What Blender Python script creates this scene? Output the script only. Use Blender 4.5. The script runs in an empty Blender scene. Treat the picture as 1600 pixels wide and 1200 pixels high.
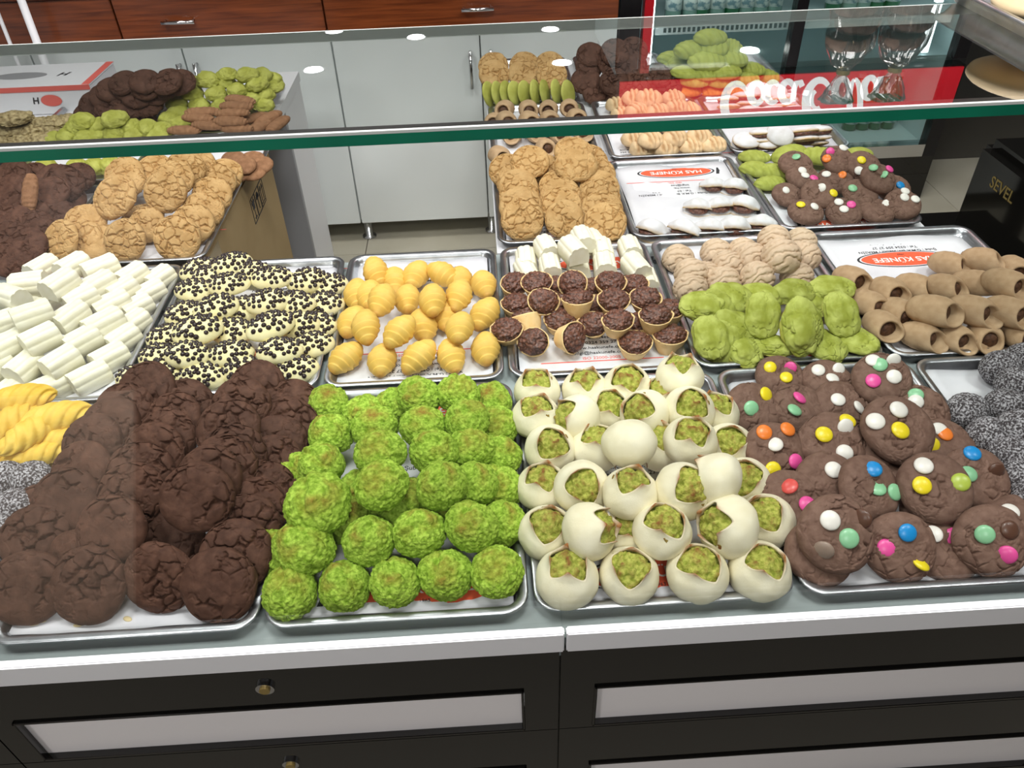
import bpy, bmesh, math, random
import numpy as np
from mathutils import Vector, Matrix, Euler
from mathutils.bvhtree import BVHTree

random.seed(7)
scene = bpy.context.scene
COL = scene.collection
PI = math.pi

def lin(r, g, b):
    f = lambda c: (c / 255 / 12.92) if c / 255 <= 0.04045 else ((c / 255 + 0.055) / 1.055) ** 2.4
    return (f(r), f(g), f(b), 1.0)

# ------------------------------------------------------------------ camera
FPX = 1206.385
PITCH, YAW, ROLL = math.radians(39.628), math.radians(-1.665), math.radians(-2.033)
CAM = Vector((0.2812, -0.5175, 0.7620))
_R0 = Vector((1, 0, 0)); _F0 = Vector((0, math.cos(PITCH), -math.sin(PITCH))); _U0 = Vector((0, math.sin(PITCH), math.cos(PITCH)))
_Z = Matrix.Rotation(YAW, 3, 'Z')
_R0, _F0, _U0 = _Z @ _R0, _Z @ _F0, _Z @ _U0
CR = math.cos(ROLL) * _R0 + math.sin(ROLL) * _U0
CU = -math.sin(ROLL) * _R0 + math.cos(ROLL) * _U0
CF = _F0
cam_data = bpy.data.cameras.new('camera')
cam = bpy.data.objects.new('camera', cam_data); COL.objects.link(cam)
m = Matrix((CR, CU, -CF)).transposed().to_4x4(); m.translation = CAM
cam.matrix_world = m
cam_data.sensor_fit = 'HORIZONTAL'; cam_data.sensor_width = 36.0
cam_data.lens = 36.0 * FPX / 1600.0
cam_data.clip_start = 0.02; cam_data.clip_end = 60
scene.camera = cam

def ray(px, py):
    return CR * ((px - 800) / FPX) - CU * ((py - 600) / FPX) + CF
def at(px, py, z):
    d = ray(px, py); return CAM + d * ((z - CAM.z) / d.z)
def atY(px, py, Y):
    d = ray(px, py); return CAM + d * ((Y - CAM.y) / d.y)
DZ = -0.016           # the tray rims, not the deck, lie at z = 0
GH = 0.50            # height of the glass top above the deck
def mirror_pt(px, py, Y=None, z=None, h=GH):
    """where a reflection seen in the glass top really stands"""
    d = ray(px, py); p = at(px, py, h); d = Vector((d.x, d.y, -d.z))
    return p + d * (((Y - p.y) / d.y) if Y is not None else ((z - p.z) / d.z))

# ------------------------------------------------------------------ world, lights, exposure
world = bpy.data.worlds.new('world'); scene.world = world; world.use_nodes = True
bg = world.node_tree.nodes['Background']; bg.inputs[0].default_value = (0.93, 0.97, 1.0, 1); bg.inputs[1].default_value = 0.30
scene.view_settings.view_transform = 'Standard'; scene.view_settings.look = 'None'
scene.view_settings.gamma = 1.0; scene.view_settings.use_curve_mapping = False
scene.view_settings.exposure = -0.12
scene.cycles.max_bounces = 10; scene.cycles.transparent_max_bounces = 24
scene.cycles.sample_clamp_indirect = 4.0; scene.cycles.caustics_reflective = False; scene.cycles.caustics_refractive = False

def area_light(name, loc, size, power, color=(1, 0.985, 0.96), sy=None, rot=(0, 0, 0)):
    l = bpy.data.lights.new(name, 'AREA'); l.energy = power; l.color = color
    l.shape = 'RECTANGLE' if sy else 'DISK'; l.size = size
    if sy: l.size_y = sy
    o = bpy.data.objects.new(name, l); COL.objects.link(o); o.location = loc; o.rotation_euler = rot
    return o
CEIL = 2.05
ADDED_PANELS = [(-0.85, 0.05, 28), (0.45, 0.10, 34), (1.75, 0.05, 24), (-0.6, 1.7, 19), (1.4, 1.7, 13), (0.35, -1.9, 28), (-2.0, -2.65, 50)]  # unseen panels added to light case, cabinets, drawer fronts and veil panel
for lx, ly, lw in ADDED_PANELS:
    area_light('added_panel_light', (lx, ly, CEIL - 0.045), 0.58, lw, sy=0.58)

# ------------------------------------------------------------------ material helpers
def mat(name, c1, c2=None, scale=60.0, rough=0.6, bump=0.0, bscale=200.0, metal=0.0, rnd=0.0, spec=0.4, detail=4.0,
        coat=0.0, emit=None, estr=0.0, lo=0.35, hi=0.65, attr=None, attr_col=None, sheen=0.0, tex='NOISE'):
    mt = bpy.data.materials.new(name); mt.use_nodes = True
    nt = mt.node_tree; N = nt.nodes; L = nt.links
    b = N['Principled BSDF']
    b.inputs['Roughness'].default_value = rough; b.inputs['Metallic'].default_value = metal
    b.inputs['Specular IOR Level'].default_value = spec; b.inputs['Coat Weight'].default_value = coat
    b.inputs['Coat Roughness'].default_value = 0.05
    b.inputs['Base Color'].default_value = c1
    if emit: b.inputs['Emission Color'].default_value = emit; b.inputs['Emission Strength'].default_value = estr
    col = None
    tc = N.new('ShaderNodeTexCoord')
    if c2:
        nz = N.new('ShaderNodeTexNoise'); nz.inputs['Scale'].default_value = scale; nz.inputs['Detail'].default_value = detail
        L.new(tc.outputs['Object'], nz.inputs['Vector'])
        rp = N.new('ShaderNodeValToRGB'); rp.color_ramp.elements[0].position = lo; rp.color_ramp.elements[1].position = hi
        rp.color_ramp.elements[0].color = c1; rp.color_ramp.elements[1].color = c2
        L.new(nz.outputs['Fac'], rp.inputs['Fac']); col = rp.outputs['Color']
    if attr:
        at_ = N.new('ShaderNodeAttribute'); at_.attribute_name = attr
        nz2 = N.new('ShaderNodeTexNoise'); nz2.inputs['Scale'].default_value = 130; L.new(tc.outputs['Object'], nz2.inputs['Vector'])
        mm = N.new('ShaderNodeMath'); mm.operation = 'MULTIPLY'; L.new(at_.outputs['Fac'], mm.inputs[0])
        ma = N.new('ShaderNodeMath'); ma.operation = 'MULTIPLY_ADD'; ma.inputs[1].default_value = 1.4; ma.inputs[2].default_value = 0.25
        L.new(nz2.outputs['Fac'], ma.inputs[0]); L.new(ma.outputs[0], mm.inputs[1]); mm.use_clamp = True
        mx = N.new('ShaderNodeMixRGB'); mx.inputs[2].default_value = attr_col
        if col: L.new(col, mx.inputs[1])
        else: mx.inputs[1].default_value = c1
        L.new(mm.outputs[0], mx.inputs[0]); col = mx.outputs[0]
    if rnd:
        oi = N.new('ShaderNodeObjectInfo'); mr = N.new('ShaderNodeMapRange')
        mr.inputs['To Min'].default_value = 1 - rnd; mr.inputs['To Max'].default_value = 1 + rnd
        L.new(oi.outputs['Random'], mr.inputs['Value'])
        hs = N.new('ShaderNodeHueSaturation'); L.new(mr.outputs[0], hs.inputs['Value'])
        if col: L.new(col, hs.inputs['Color'])
        else: hs.inputs['Color'].default_value = c1
        col = hs.outputs['Color']
    if col: L.new(col, b.inputs['Base Color'])
    if bump:
        n3 = N.new('ShaderNodeTexNoise'); n3.inputs['Scale'].default_value = bscale; n3.inputs['Detail'].default_value = 5
        L.new(tc.outputs['Object'], n3.inputs['Vector'])
        bp = N.new('ShaderNodeBump'); bp.inputs['Strength'].default_value = bump; bp.inputs['Distance'].default_value = 0.002
        L.new(n3.outputs['Fac'], bp.inputs['Height']); L.new(bp.outputs['Normal'], b.inputs['Normal'])
    return mt

def glass_mat(name, tint, boost=1.0, rough=0.0):
    mt = bpy.data.materials.new(name); mt.use_nodes = True
    nt = mt.node_tree; N = nt.nodes; L = nt.links; N.clear()
    out = N.new('ShaderNodeOutputMaterial'); mix = N.new('ShaderNodeMixShader')
    tr = N.new('ShaderNodeBsdfTransparent'); tr.inputs[0].default_value = tint
    gl = N.new('ShaderNodeBsdfGlossy'); gl.inputs['Roughness'].default_value = rough; gl.inputs['Color'].default_value = (1, 1, 1, 1)
    fr = N.new('ShaderNodeFresnel'); fr.inputs['IOR'].default_value = 1.5
    ge = N.new('ShaderNodeNewGeometry'); io = N.new('ShaderNodeMath'); io.operation = 'MULTIPLY_ADD'
    io.inputs[1].default_value = 1 / 1.5 - 1.5; io.inputs[2].default_value = 1.5
    L.new(ge.outputs['Backfacing'], io.inputs[0]); L.new(io.outputs[0], fr.inputs['IOR'])      # same reflectance from both sides of a face
    mu = N.new('ShaderNodeMath'); mu.operation = 'MULTIPLY'; mu.inputs[1].default_value = boost; mu.use_clamp = True
    L.new(fr.outputs[0], mu.inputs[0]); L.new(mu.outputs[0], mix.inputs[0])
    L.new(tr.outputs[0], mix.inputs[1]); L.new(gl.outputs[0], mix.inputs[2]); L.new(mix.outputs[0], out.inputs[0])
    return mt

M = {}
M['steel'] = mat('tray_steel', lin(206, 208, 212), lin(176, 179, 184), 30, rough=0.32, metal=1.0, bump=0.06, bscale=60)
M['chrome'] = mat('chrome', lin(215, 215, 218), rough=0.15, metal=1.0)
M['paper'] = mat('paper', lin(222, 222, 226), lin(210, 210, 216), 12, rough=0.75, bump=0.05, bscale=30)
M['ink_orange'] = mat('ink_orange', lin(232, 96, 62), rough=0.7)
M['ink_red'] = mat('ink_red', lin(225, 105, 95), rough=0.7)
M['ink_black'] = mat('ink_black', lin(45, 45, 48), rough=0.7)
M['ink_white'] = mat('ink_white', lin(240, 238, 235), rough=0.7)
M['dark'] = mat('dark_cocoa_dough', lin(68, 43, 32), lin(90, 61, 48), 90, rough=0.75, bump=0.10, bscale=600, rnd=0.14, spec=0.25)
M['gold'] = mat('golden_dough', lin(174, 137, 86), lin(192, 157, 106), 45, rough=0.7, bump=0.2, bscale=450, rnd=0.06, spec=0.25)
M['mocha'] = mat('mocha_dough', lin(106, 80, 68), lin(124, 97, 84), 110, rough=0.75, bump=0.2, bscale=450, rnd=0.08, spec=0.25)
M['pist'] = mat('pistachio_crumb', lin(112, 144, 34), lin(172, 202, 80), 190, rough=0.85, bump=0.8, bscale=480, rnd=0.08, spec=0.2, attr='toast', attr_col=lin(140, 108, 46))
M['bun'] = mat('pale_dough', lin(224, 216, 184), lin(232, 226, 200), 40, rough=0.7, bump=0.15, bscale=380, rnd=0.03, spec=0.3, attr='toast', attr_col=lin(158, 102, 54))
M['bunfill'] = mat('pistachio_filling', lin(130, 150, 44), lin(196, 202, 98), 190, rough=0.8, bump=0.8, bscale=420, rnd=0.08, attr='toast', attr_col=lin(128, 80, 34))
M['coco'] = mat('coconut_dusted', lin(62, 56, 58), lin(186, 184, 188), 380, rough=0.85, bump=0.7, bscale=320, lo=0.46, hi=0.62, rnd=0.08, detail=6)
M['yellow'] = mat('yellow_dough', lin(212, 172, 58), lin(226, 192, 88), 50, rough=0.65, bump=0.15, bscale=300, rnd=0.05)
M['white'] = mat('white_shortbread', lin(226, 222, 198), lin(233, 230, 212), 60, rough=0.75, bump=0.2, bscale=500, rnd=0.03, spec=0.25)
M['cream'] = mat('cream_dough', lin(236, 224, 166), lin(242, 233, 186), 50, rough=0.65, bump=0.12, bscale=350, rnd=0.03)
M['chip'] = mat('chocolate_chip', lin(42, 30, 30), rough=0.35, spec=0.5)
M['cocoon'] = mat('cocoon_dough', lin(222, 180, 80), lin(232, 196, 106), 28, rough=0.55, bump=0.08, bscale=300, rnd=0.05, attr='toast', attr_col=lin(186, 132, 54))
M['shell'] = mat('tart_shell', lin(226, 190, 130), lin(236, 206, 152), 60, rough=0.65, bump=0.15, bscale=420, rnd=0.05)
M['nutfill'] = mat('nut_chocolate', lin(64, 36, 28), lin(124, 78, 60), 230, rough=0.35, bump=1.0, bscale=300, rnd=0.08, spec=0.6, detail=3)
M['walnut'] = mat('walnut_dough', lin(194, 170, 142), lin(208, 186, 160), 70, rough=0.8, bump=0.25, bscale=420, rnd=0.05, spec=0.2)
M['lime'] = mat('lime_dough', lin(146, 154, 58), lin(182, 190, 100), 45, rough=0.75, bump=0.25, bscale=400, rnd=0.09, spec=0.25, attr='toast', attr_col=lin(140, 122, 52))
M['roll'] = mat('roll_dough', lin(172, 142, 108), lin(192, 164, 130), 60, rough=0.75, bump=0.2, bscale=450, rnd=0.07, spec=0.25)
M['rollfill'] = mat('roll_filling', lin(66, 42, 28), lin(98, 66, 44), 200, rough=0.6, bump=0.8, bscale=300)
M['sugar'] = mat('sugar_dusted_dough', lin(210, 208, 208), lin(224, 224, 228), 60, rough=0.85, bump=0.3, bscale=350, attr='toast', attr_col=lin(200, 168, 116))
M['sugarpow'] = mat('powdered_sugar', lin(226, 226, 230), rough=0.95, bump=0.4, bscale=500)
M['ridge'] = mat('green_ridged_dough', lin(150, 158, 62), lin(172, 180, 88), 60, rough=0.75, bump=0.2, bscale=420, rnd=0.06)
M['orange'] = mat('orange_dough', lin(214, 132, 52), lin(228, 154, 74), 60, rough=0.7, bump=0.25, bscale=420, rnd=0.05)
M['tan'] = mat('tan_dough', lin(214, 182, 138), lin(224, 196, 156), 45, rough=0.65, bump=0.2, bscale=400, rnd=0.06, attr='toast', attr_col=lin(166, 116, 68))
M['biscuit'] = mat('brown_biscuit', lin(134, 94, 64), lin(156, 114, 82), 80, rough=0.8, bump=0.5, bscale=420, rnd=0.1)
M['nuts'] = mat('nut_cluster', lin(120, 100, 62), lin(190, 172, 128), 120, rough=0.6, bump=0.8, bscale=260, rnd=0.08, detail=3)
M['olive'] = mat('olive_lump_dough', lin(160, 162, 66), lin(186, 188, 96), 40, rough=0.75, bump=0.3, bscale=380, rnd=0.08)
CANDY = dict(Y=lin(238, 216, 40), P=lin(232, 84, 158), W=lin(234, 230, 222), G=lin(140, 198, 152), O=lin(240, 130, 52), B=lin(28, 140, 208), R=lin(214, 84, 78), L=lin(172, 190, 74), D=lin(92, 62, 48), T=lin(150, 130, 116))
CANDY_NAME = dict(Y='yellow', P='pink', W='white', G='mint green', O='orange', B='blue', R='red', L='lime green', D='brown', T='faded taupe')
for k, c in CANDY.items(): M['candy' + k] = mat('candy_' + CANDY_NAME[k].replace(' ', '_'), c, rough=0.32, spec=0.5)
M['glass'] = glass_mat('case_glass', (0.93, 0.975, 0.955, 1))
M['glass_top'] = glass_mat('case_glass_polish', (0.97, 0.99, 0.98, 1), 1.6)
M['glass_clear'] = glass_mat('case_glass_clear', (0.96, 0.985, 0.975, 1), 0.0)
M['seal'] = mat('dark_glass_seal', lin(58, 72, 68), rough=0.25)
M['pane'] = glass_mat('front_pane_glass', (0.98, 0.988, 0.984, 1), 1.0)
M['glass_edge'] = mat('green_glass_edge', lin(18, 128, 98), lin(8, 92, 72), 3, rough=0.12, spec=0.6, coat=0.6)
M['edge_refracted'] = mat('painted_edge_refraction', lin(52, 50, 50), rough=0.2, spec=0.5)
M['edge_white'] = mat('pale_edge_bevel', lin(196, 200, 198), rough=0.25)
M['plastic'] = glass_mat('clear_plastic', (0.95, 0.95, 0.95, 1), 1.6, 0.08)
M['ledge'] = mat('white_ledge', lin(232, 232, 236), rough=0.3, spec=0.5)
M['deck'] = mat('grey_deck', lin(158, 168, 168), rough=0.3)
M['gloss_black'] = mat('gloss_black', lin(16, 15, 14), rough=0.06, spec=0.5, coat=0.3)
M['panel_white'] = mat('panel_white', lin(240, 236, 238), rough=0.25)
M['cab_white'] = mat('cabinet_white', lin(240, 244, 244), lin(232, 237, 237), 3, rough=0.35)
M['grey'] = mat('grey_board', lin(150, 150, 154), rough=0.5)
M['white_board'] = mat('white_board', lin(228, 228, 232), rough=0.4)
M['rubber'] = mat('dark_gap', lin(60, 60, 60), rough=0.6)
M['carton'] = mat('carton', lin(170, 146, 104), lin(158, 134, 92), 8, rough=0.8, bump=0.1, bscale=60)
M['boxwhite'] = mat('box_white', lin(226, 226, 230), rough=0.5)
M['coke_red'] = mat('sign_red', lin(214, 24, 40), rough=0.4, emit=lin(220, 28, 46), estr=0.75)
M['sign_white'] = mat('sign_white', lin(245, 245, 245), rough=0.4, emit=(1, 1, 1, 1), estr=1.0)
M['fridge_black'] = mat('fridge_black', lin(24, 22, 24), rough=0.25)
M['fridge_red'] = mat('fridge_red', lin(176, 20, 32), rough=0.35)
M['fridge_in'] = mat('fridge_inside', lin(176, 196, 200), rough=0.5)
M['led'] = mat('led_white', lin(255, 255, 255), emit=(0.9, 0.97, 1, 1), estr=7.0)
M['lamp'] = mat('lamp_white', lin(255, 255, 255), emit=(1, 0.99, 0.96, 1), estr=14.0)
M['bottle_green'] = mat('bottle_green', lin(14, 92, 50), rough=0.08, spec=0.6, coat=0.5)
M['bottle_clear'] = mat('bottle_clear', lin(120, 150, 140), rough=0.1, spec=0.6)
M['bottle_label'] = mat('bottle_label', lin(214, 222, 220), lin(120, 150, 160), 40, rough=0.5, lo=0.5, hi=0.62)
M['cap'] = mat('bottle_cap', lin(200, 200, 200), rough=0.3, metal=0.6)
M['gilt'] = mat('gilt_letters', lin(150, 128, 74), rough=0.35, metal=0.3)
M['bread'] = mat('bread_crust', lin(214, 190, 150), lin(226, 206, 170), 12, rough=0.6, rnd=0.05)
M['wall'] = mat('wall_paint', lin(205, 207, 208), rough=0.8)
M['wall_dark'] = mat('dark_panelling', lin(52, 44, 40), rough=0.6)
M['veil_pale'] = mat('veil_panel_pale', lin(216, 200, 182), rough=0.6)
M['ceiling'] = mat('ceiling_paint', lin(196, 196, 198), rough=0.9)
M['pinkpaint'] = mat('pink_sign', lin(214, 130, 150), rough=0.5)

def wood_mat():
    mt = mat('mahogany', lin(104, 50, 22), rough=0.28, spec=0.5)
    nt = mt.node_tree; N = nt.nodes; L = nt.links
    tc = N.new('ShaderNodeTexCoord'); mp = N.new('ShaderNodeMapping'); mp.inputs['Scale'].default_value = (2.0, 8.0, 40.0)
    nz = N.new('ShaderNodeTexNoise'); nz.inputs['Scale'].default_value = 2.2; nz.inputs['Detail'].default_value = 8; nz.inputs['Distortion'].default_value = 0.6
    rp = N.new('ShaderNodeValToRGB'); rp.color_ramp.elements[0].color = lin(82, 36, 15); rp.color_ramp.elements[1].color = lin(130, 66, 32)
    rp.color_ramp.elements[0].position = 0.3; rp.color_ramp.elements[1].position = 0.7
    L.new(tc.outputs['Object'], mp.inputs[0]); L.new(mp.outputs[0], nz.inputs['Vector']); L.new(nz.outputs['Fac'], rp.inputs[0])
    L.new(rp.outputs[0], N['Principled BSDF'].inputs['Base Color'])
    return mt
M['wood'] = wood_mat()
M['tile'] = mat('floor_tile', lin(196, 190, 174), lin(182, 176, 158), 3, rough=0.25)
M['grout'] = mat('floor_grout', lin(84, 80, 72), rough=0.8)

# ------------------------------------------------------------------ mesh helpers
def mesh_from(name, V, F, material=None, smooth=True):
    me = bpy.data.meshes.new(name)
    me.from_pydata([tuple(v) for v in np.asarray(V, dtype=float)] if len(V) else [], [], [tuple(f) for f in F])
    me.update()
    if smooth and len(me.polygons):
        me.polygons.foreach_set('use_smooth', [True] * len(me.polygons))
    if material: me.materials.append(material)
    return me

def set_attr(me, name, vals):
    a = me.attributes.new(name, 'FLOAT', 'POINT'); a.data.foreach_set('value', np.asarray(vals, dtype=np.float32))

def obj(name, me, parent=None, loc=None, rot=None):
    o = bpy.data.objects.new(name, me); COL.objects.link(o)
    if parent: o.parent = parent
    if loc is not None: o.location = loc
    if rot is not None: o.rotation_euler = rot
    return o

def tag(o, label=None, cat=None, group=None, kind=None):
    if label: o['label'] = label
    if cat: o['category'] = cat
    if group: o['group'] = group
    if kind: o['kind'] = kind
    return o

class MB:
    """collects boxes, prisms and ribbons"""
    def __init__(s): s.V = []; s.F = []
    def add(s, V, F):
        n = len(s.V); s.V += [tuple(v) for v in V]; s.F += [tuple(i + n for i in f) for f in F]; return s
    def box(s, x0, x1, y0, y1, z0, z1):
        return s.add([(x0, y0, z0), (x1, y0, z0), (x1, y1, z0), (x0, y1, z0), (x0, y0, z1), (x1, y0, z1), (x1, y1, z1), (x0, y1, z1)],
                     [(3, 2, 1, 0), (4, 5, 6, 7), (0, 1, 5, 4), (1, 2, 6, 5), (2, 3, 7, 6), (3, 0, 4, 7)])
    def cyl(s, p, q, r, n=16, r2=None):
        p = Vector(p); q = Vector(q); r2 = r if r2 is None else r2
        d = (q - p).normalized(); a = d.orthogonal().normalized(); b = d.cross(a)
        V = [p + a * r * math.cos(2 * PI * i / n) + b * r * math.sin(2 * PI * i / n) for i in range(n)] + \
            [q + a * r2 * math.cos(2 * PI * i / n) + b * r2 * math.sin(2 * PI * i / n) for i in range(n)]
        F = [(i, (i + 1) % n, n + (i + 1) % n, n + i) for i in range(n)] + [tuple(range(n))[::-1], tuple(range(n, 2 * n))]
        return s.add(V, F)
    def tube(s, pts, r, n=10):
        for a, b in zip(pts[:-1], pts[1:]): s.cyl(a, b, r, n)
        return s
    def lathe(s, prof, n=24):
        V = []; F = []
        for r, z in prof: V += [(r * math.cos(2 * PI * i / n), r * math.sin(2 * PI * i / n), z) for i in range(n)]
        for k in range(len(prof) - 1):
            F += [(k * n + i, k * n + (i + 1) % n, (k + 1) * n + (i + 1) % n, (k + 1) * n + i) for i in range(n)]
        F += [tuple(range(n))[::-1], tuple(range((len(prof) - 1) * n, len(prof) * n))]
        return s.add(V, F)
    def mesh(s, name, material, smooth=False, bevel=0.0, seg=2):
        me = mesh_from(name, s.V, s.F, material, smooth)
        if bevel:
            bm = bmesh.new(); bm.from_mesh(me)
            bmesh.ops.bevel(bm, geom=bm.edges[:], offset=bevel, segments=seg, affect='EDGES', clamp_overlap=True)
            bm.to_mesh(me); bm.free()
        return me
    def build(s, name, material, parent=None, smooth=False, bevel=0.0, seg=2):
        return obj(name, s.mesh(name, material, smooth, bevel, seg), parent)

_ico = {}
def ico(sub):
    if sub not in _ico:
        bm = bmesh.new(); bmesh.ops.create_icosphere(bm, subdivisions=sub, radius=1.0)
        V = np.array([v.co[:] for v in bm.verts]); F = [tuple(v.index for v in f.verts) for f in bm.faces]; bm.free()
        _ico[sub] = (V / np.linalg.norm(V, axis=1)[:, None], F)
    V, F = _ico[sub]; return V.copy(), F

def _hash(i, j, k, s):
    h = (i.astype(np.int64) * 374761393 + j.astype(np.int64) * 668265263 + k.astype(np.int64) * 2147483647 + s * 1274126177) & 0xFFFFFFFF
    h = ((h ^ (h >> 13)) * 1274126177) & 0xFFFFFFFF
    h = ((h ^ (h >> 16)) * 2246822519) & 0xFFFFFFFF
    return ((h ^ (h >> 15)) & 0xFFFFFF) / float(0xFFFFFF)
def vnoise(P, s=0):
    I = np.floor(P).astype(np.int64); f = P - I; u = f * f * (3 - 2 * f); r = 0
    for a in (0, 1):
        for b in (0, 1):
            for c in (0, 1):
                w = (u[:, 0] if a else 1 - u[:, 0]) * (u[:, 1] if b else 1 - u[:, 1]) * (u[:, 2] if c else 1 - u[:, 2])
                r = r + w * _hash(I[:, 0] + a, I[:, 1] + b, I[:, 2] + c, s)
    return r * 2 - 1
def fbm(P, s=0, o=4):
    r = 0; a = 1.0; t = 0
    for i in range(o): r = r + a * vnoise(P * 2 ** i + 17.3 * i, s + i); t += a; a *= 0.5
    return r / t
def voro(P, s=0):
    I = np.floor(P).astype(np.int64); n = len(P); f1 = np.full(n, 9.0); f2 = np.full(n, 9.0); cid = np.zeros(n)
    for a in (-1, 0, 1):
        for b in (-1, 0, 1):
            for c in (-1, 0, 1):
                i, j, k = I[:, 0] + a, I[:, 1] + b, I[:, 2] + c
                q = np.stack([i + _hash(i, j, k, s + 11), j + _hash(i, j, k, s + 23), k + _hash(i, j, k, s + 37)], 1)
                d = np.linalg.norm(q - P, axis=1); hh = _hash(i, j, k, s + 51)
                m1 = d < f1
                f2 = np.where(m1, f1, np.minimum(f2, d)); cid = np.where(m1, hh, cid); f1 = np.where(m1, d, f1)
    return f1, f2, cid

# ------------------------------------------------------------------ pastry meshes (origin at base centre, z up)
def m_crackle(name, material, r, h, seed, density=3.2, depth=0.0040, sub=6, flat=0.72, wob=0.05, cw=0.085, keep=-0.2):
    V, F = ico(sub)
    th = np.arccos(np.clip(V[:, 2], -1, 1)); tn = PI * (th / PI) ** 1.6; sc_ = np.sin(tn) / np.maximum(np.sin(th), 1e-6)
    V[:, 0] *= sc_; V[:, 1] *= sc_; V[:, 2] = np.cos(tn)     # more vertices on the crackled top
    x, y, z = V.T
    st = np.sqrt(np.maximum(1 - z * z, 1e-9)); dx, dy = x / st, y / st
    R = st ** 0.62
    R = R * (1 + wob * fbm(np.stack([dx * 1.3, dy * 1.3, 0 * dx + seed], 1), seed, 3))
    Z = np.where(z > 0, np.abs(z) ** 0.85 * h * flat, -np.abs(z) ** 0.6 * h * (1 - flat))
    X, Y = R * dx, R * dy
    P = np.stack([X * density, Y * density, z * 1.2 + seed * 3.1], 1)
    W = P + 0.35 * np.stack([fbm(P * 1.7, seed + 3, 3), fbm(P * 1.7, seed + 5, 3), 0 * x], 1)
    f1, f2, cid = voro(W, seed)
    e = f2 - f1
    ms = np.clip((fbm(P * 0.7, seed + 9, 2) - keep) * 4, 0, 1)
    c = np.exp(-(e / cw) ** 2) * ms
    f1b, f2b, _ = voro(W * 2.6, seed + 7)
    c2 = np.exp(-((f2b - f1b) / 0.14) ** 2) * np.clip((fbm(P * 1.1, seed + 31, 2) - 0.05) * 4, 0, 1) * 0.25
    top = np.clip(z * 3 + 0.9, 0, 1)
    Z = Z - depth * (c + c2) * top + (cid - 0.5) * 0.0010 * top * (1 - c) + 0.0007 * fbm(P * 2.2, seed + 2, 4) + h * 0.06 * fbm(P * 0.5, seed + 4, 2) * top
    out = np.stack([X * r, Y * r, Z + h * (1 - flat)], 1)
    return mesh_from(name, out, F, material)

def m_blob(name, material, rx, ry, rz, seed, lump=0.08, lf=1.6, rough=0.0, rf=9, sub=4, flat=0.5, fn=None, attr=None, square=1.0):
    """ellipsoid with lumps; bottom flattened to 'flat' of its depth"""
    V, F = ico(sub)
    d = 1 + lump * fbm(V * lf + seed * 5.7, seed, 3)
    if rough: d = d + rough * fbm(V * rf + seed, seed + 13, 3)
    if fn is not None: d = d + fn(V, seed)
    Q = V * d[:, None]
    if square != 1.0: Q[:, :2] = np.sign(Q[:, :2]) * np.abs(Q[:, :2]) ** square
    z = np.where(Q[:, 2] < 0, Q[:, 2] * flat, Q[:, 2])
    out = np.stack([Q[:, 0] * rx, Q[:, 1] * ry, z * rz], 1); out[:, 2] -= out[:, 2].min()
    me = mesh_from(name, out, F, material)
    if attr is not None: set_attr(me, 'toast', attr(V, d, seed))
    return me

def m_rev(name, material, prof, n=40, fn=None, attr=None, closed=False):
    """surface of revolution, prof = [(r, z)]; fn(phi, k, r, z) -> (x, y, z)"""
    V = []; F = []; A = []
    for k, (r, z) in enumerate(prof):
        for i in range(n):
            ph = 2 * PI * i / n
            V.append(fn(ph, k, r, z) if fn else (r * math.cos(ph), r * math.sin(ph), z))
            if attr: A.append(attr(ph, k, r, z))
    for k in range(len(prof) - 1):
        for i in range(n): F.append((k * n + i, k * n + (i + 1) % n, (k + 1) * n + (i + 1) % n, (k + 1) * n + i))
    F.append(tuple(range(n))[::-1]); F.append(tuple(range((len(prof) - 1) * n, len(prof) * n)))
    me = mesh_from(name, V, F, material)
    if attr: set_attr(me, 'toast', A)
    return me

def jitter(me, amt, freq, seed):
    n = len(me.vertices); co = np.empty(n * 3, dtype=np.float32); me.vertices.foreach_get('co', co); P = co.reshape(-1, 3).astype(float)
    D = np.stack([fbm(P * freq + 3.1 * seed, seed, 3), fbm(P * freq + 9.7, seed + 5, 3), fbm(P * freq + 21.3, seed + 9, 3)], 1)
    me.vertices.foreach_set('co', (P + amt * D).astype(np.float32).ravel()); me.update()
    return me

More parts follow.
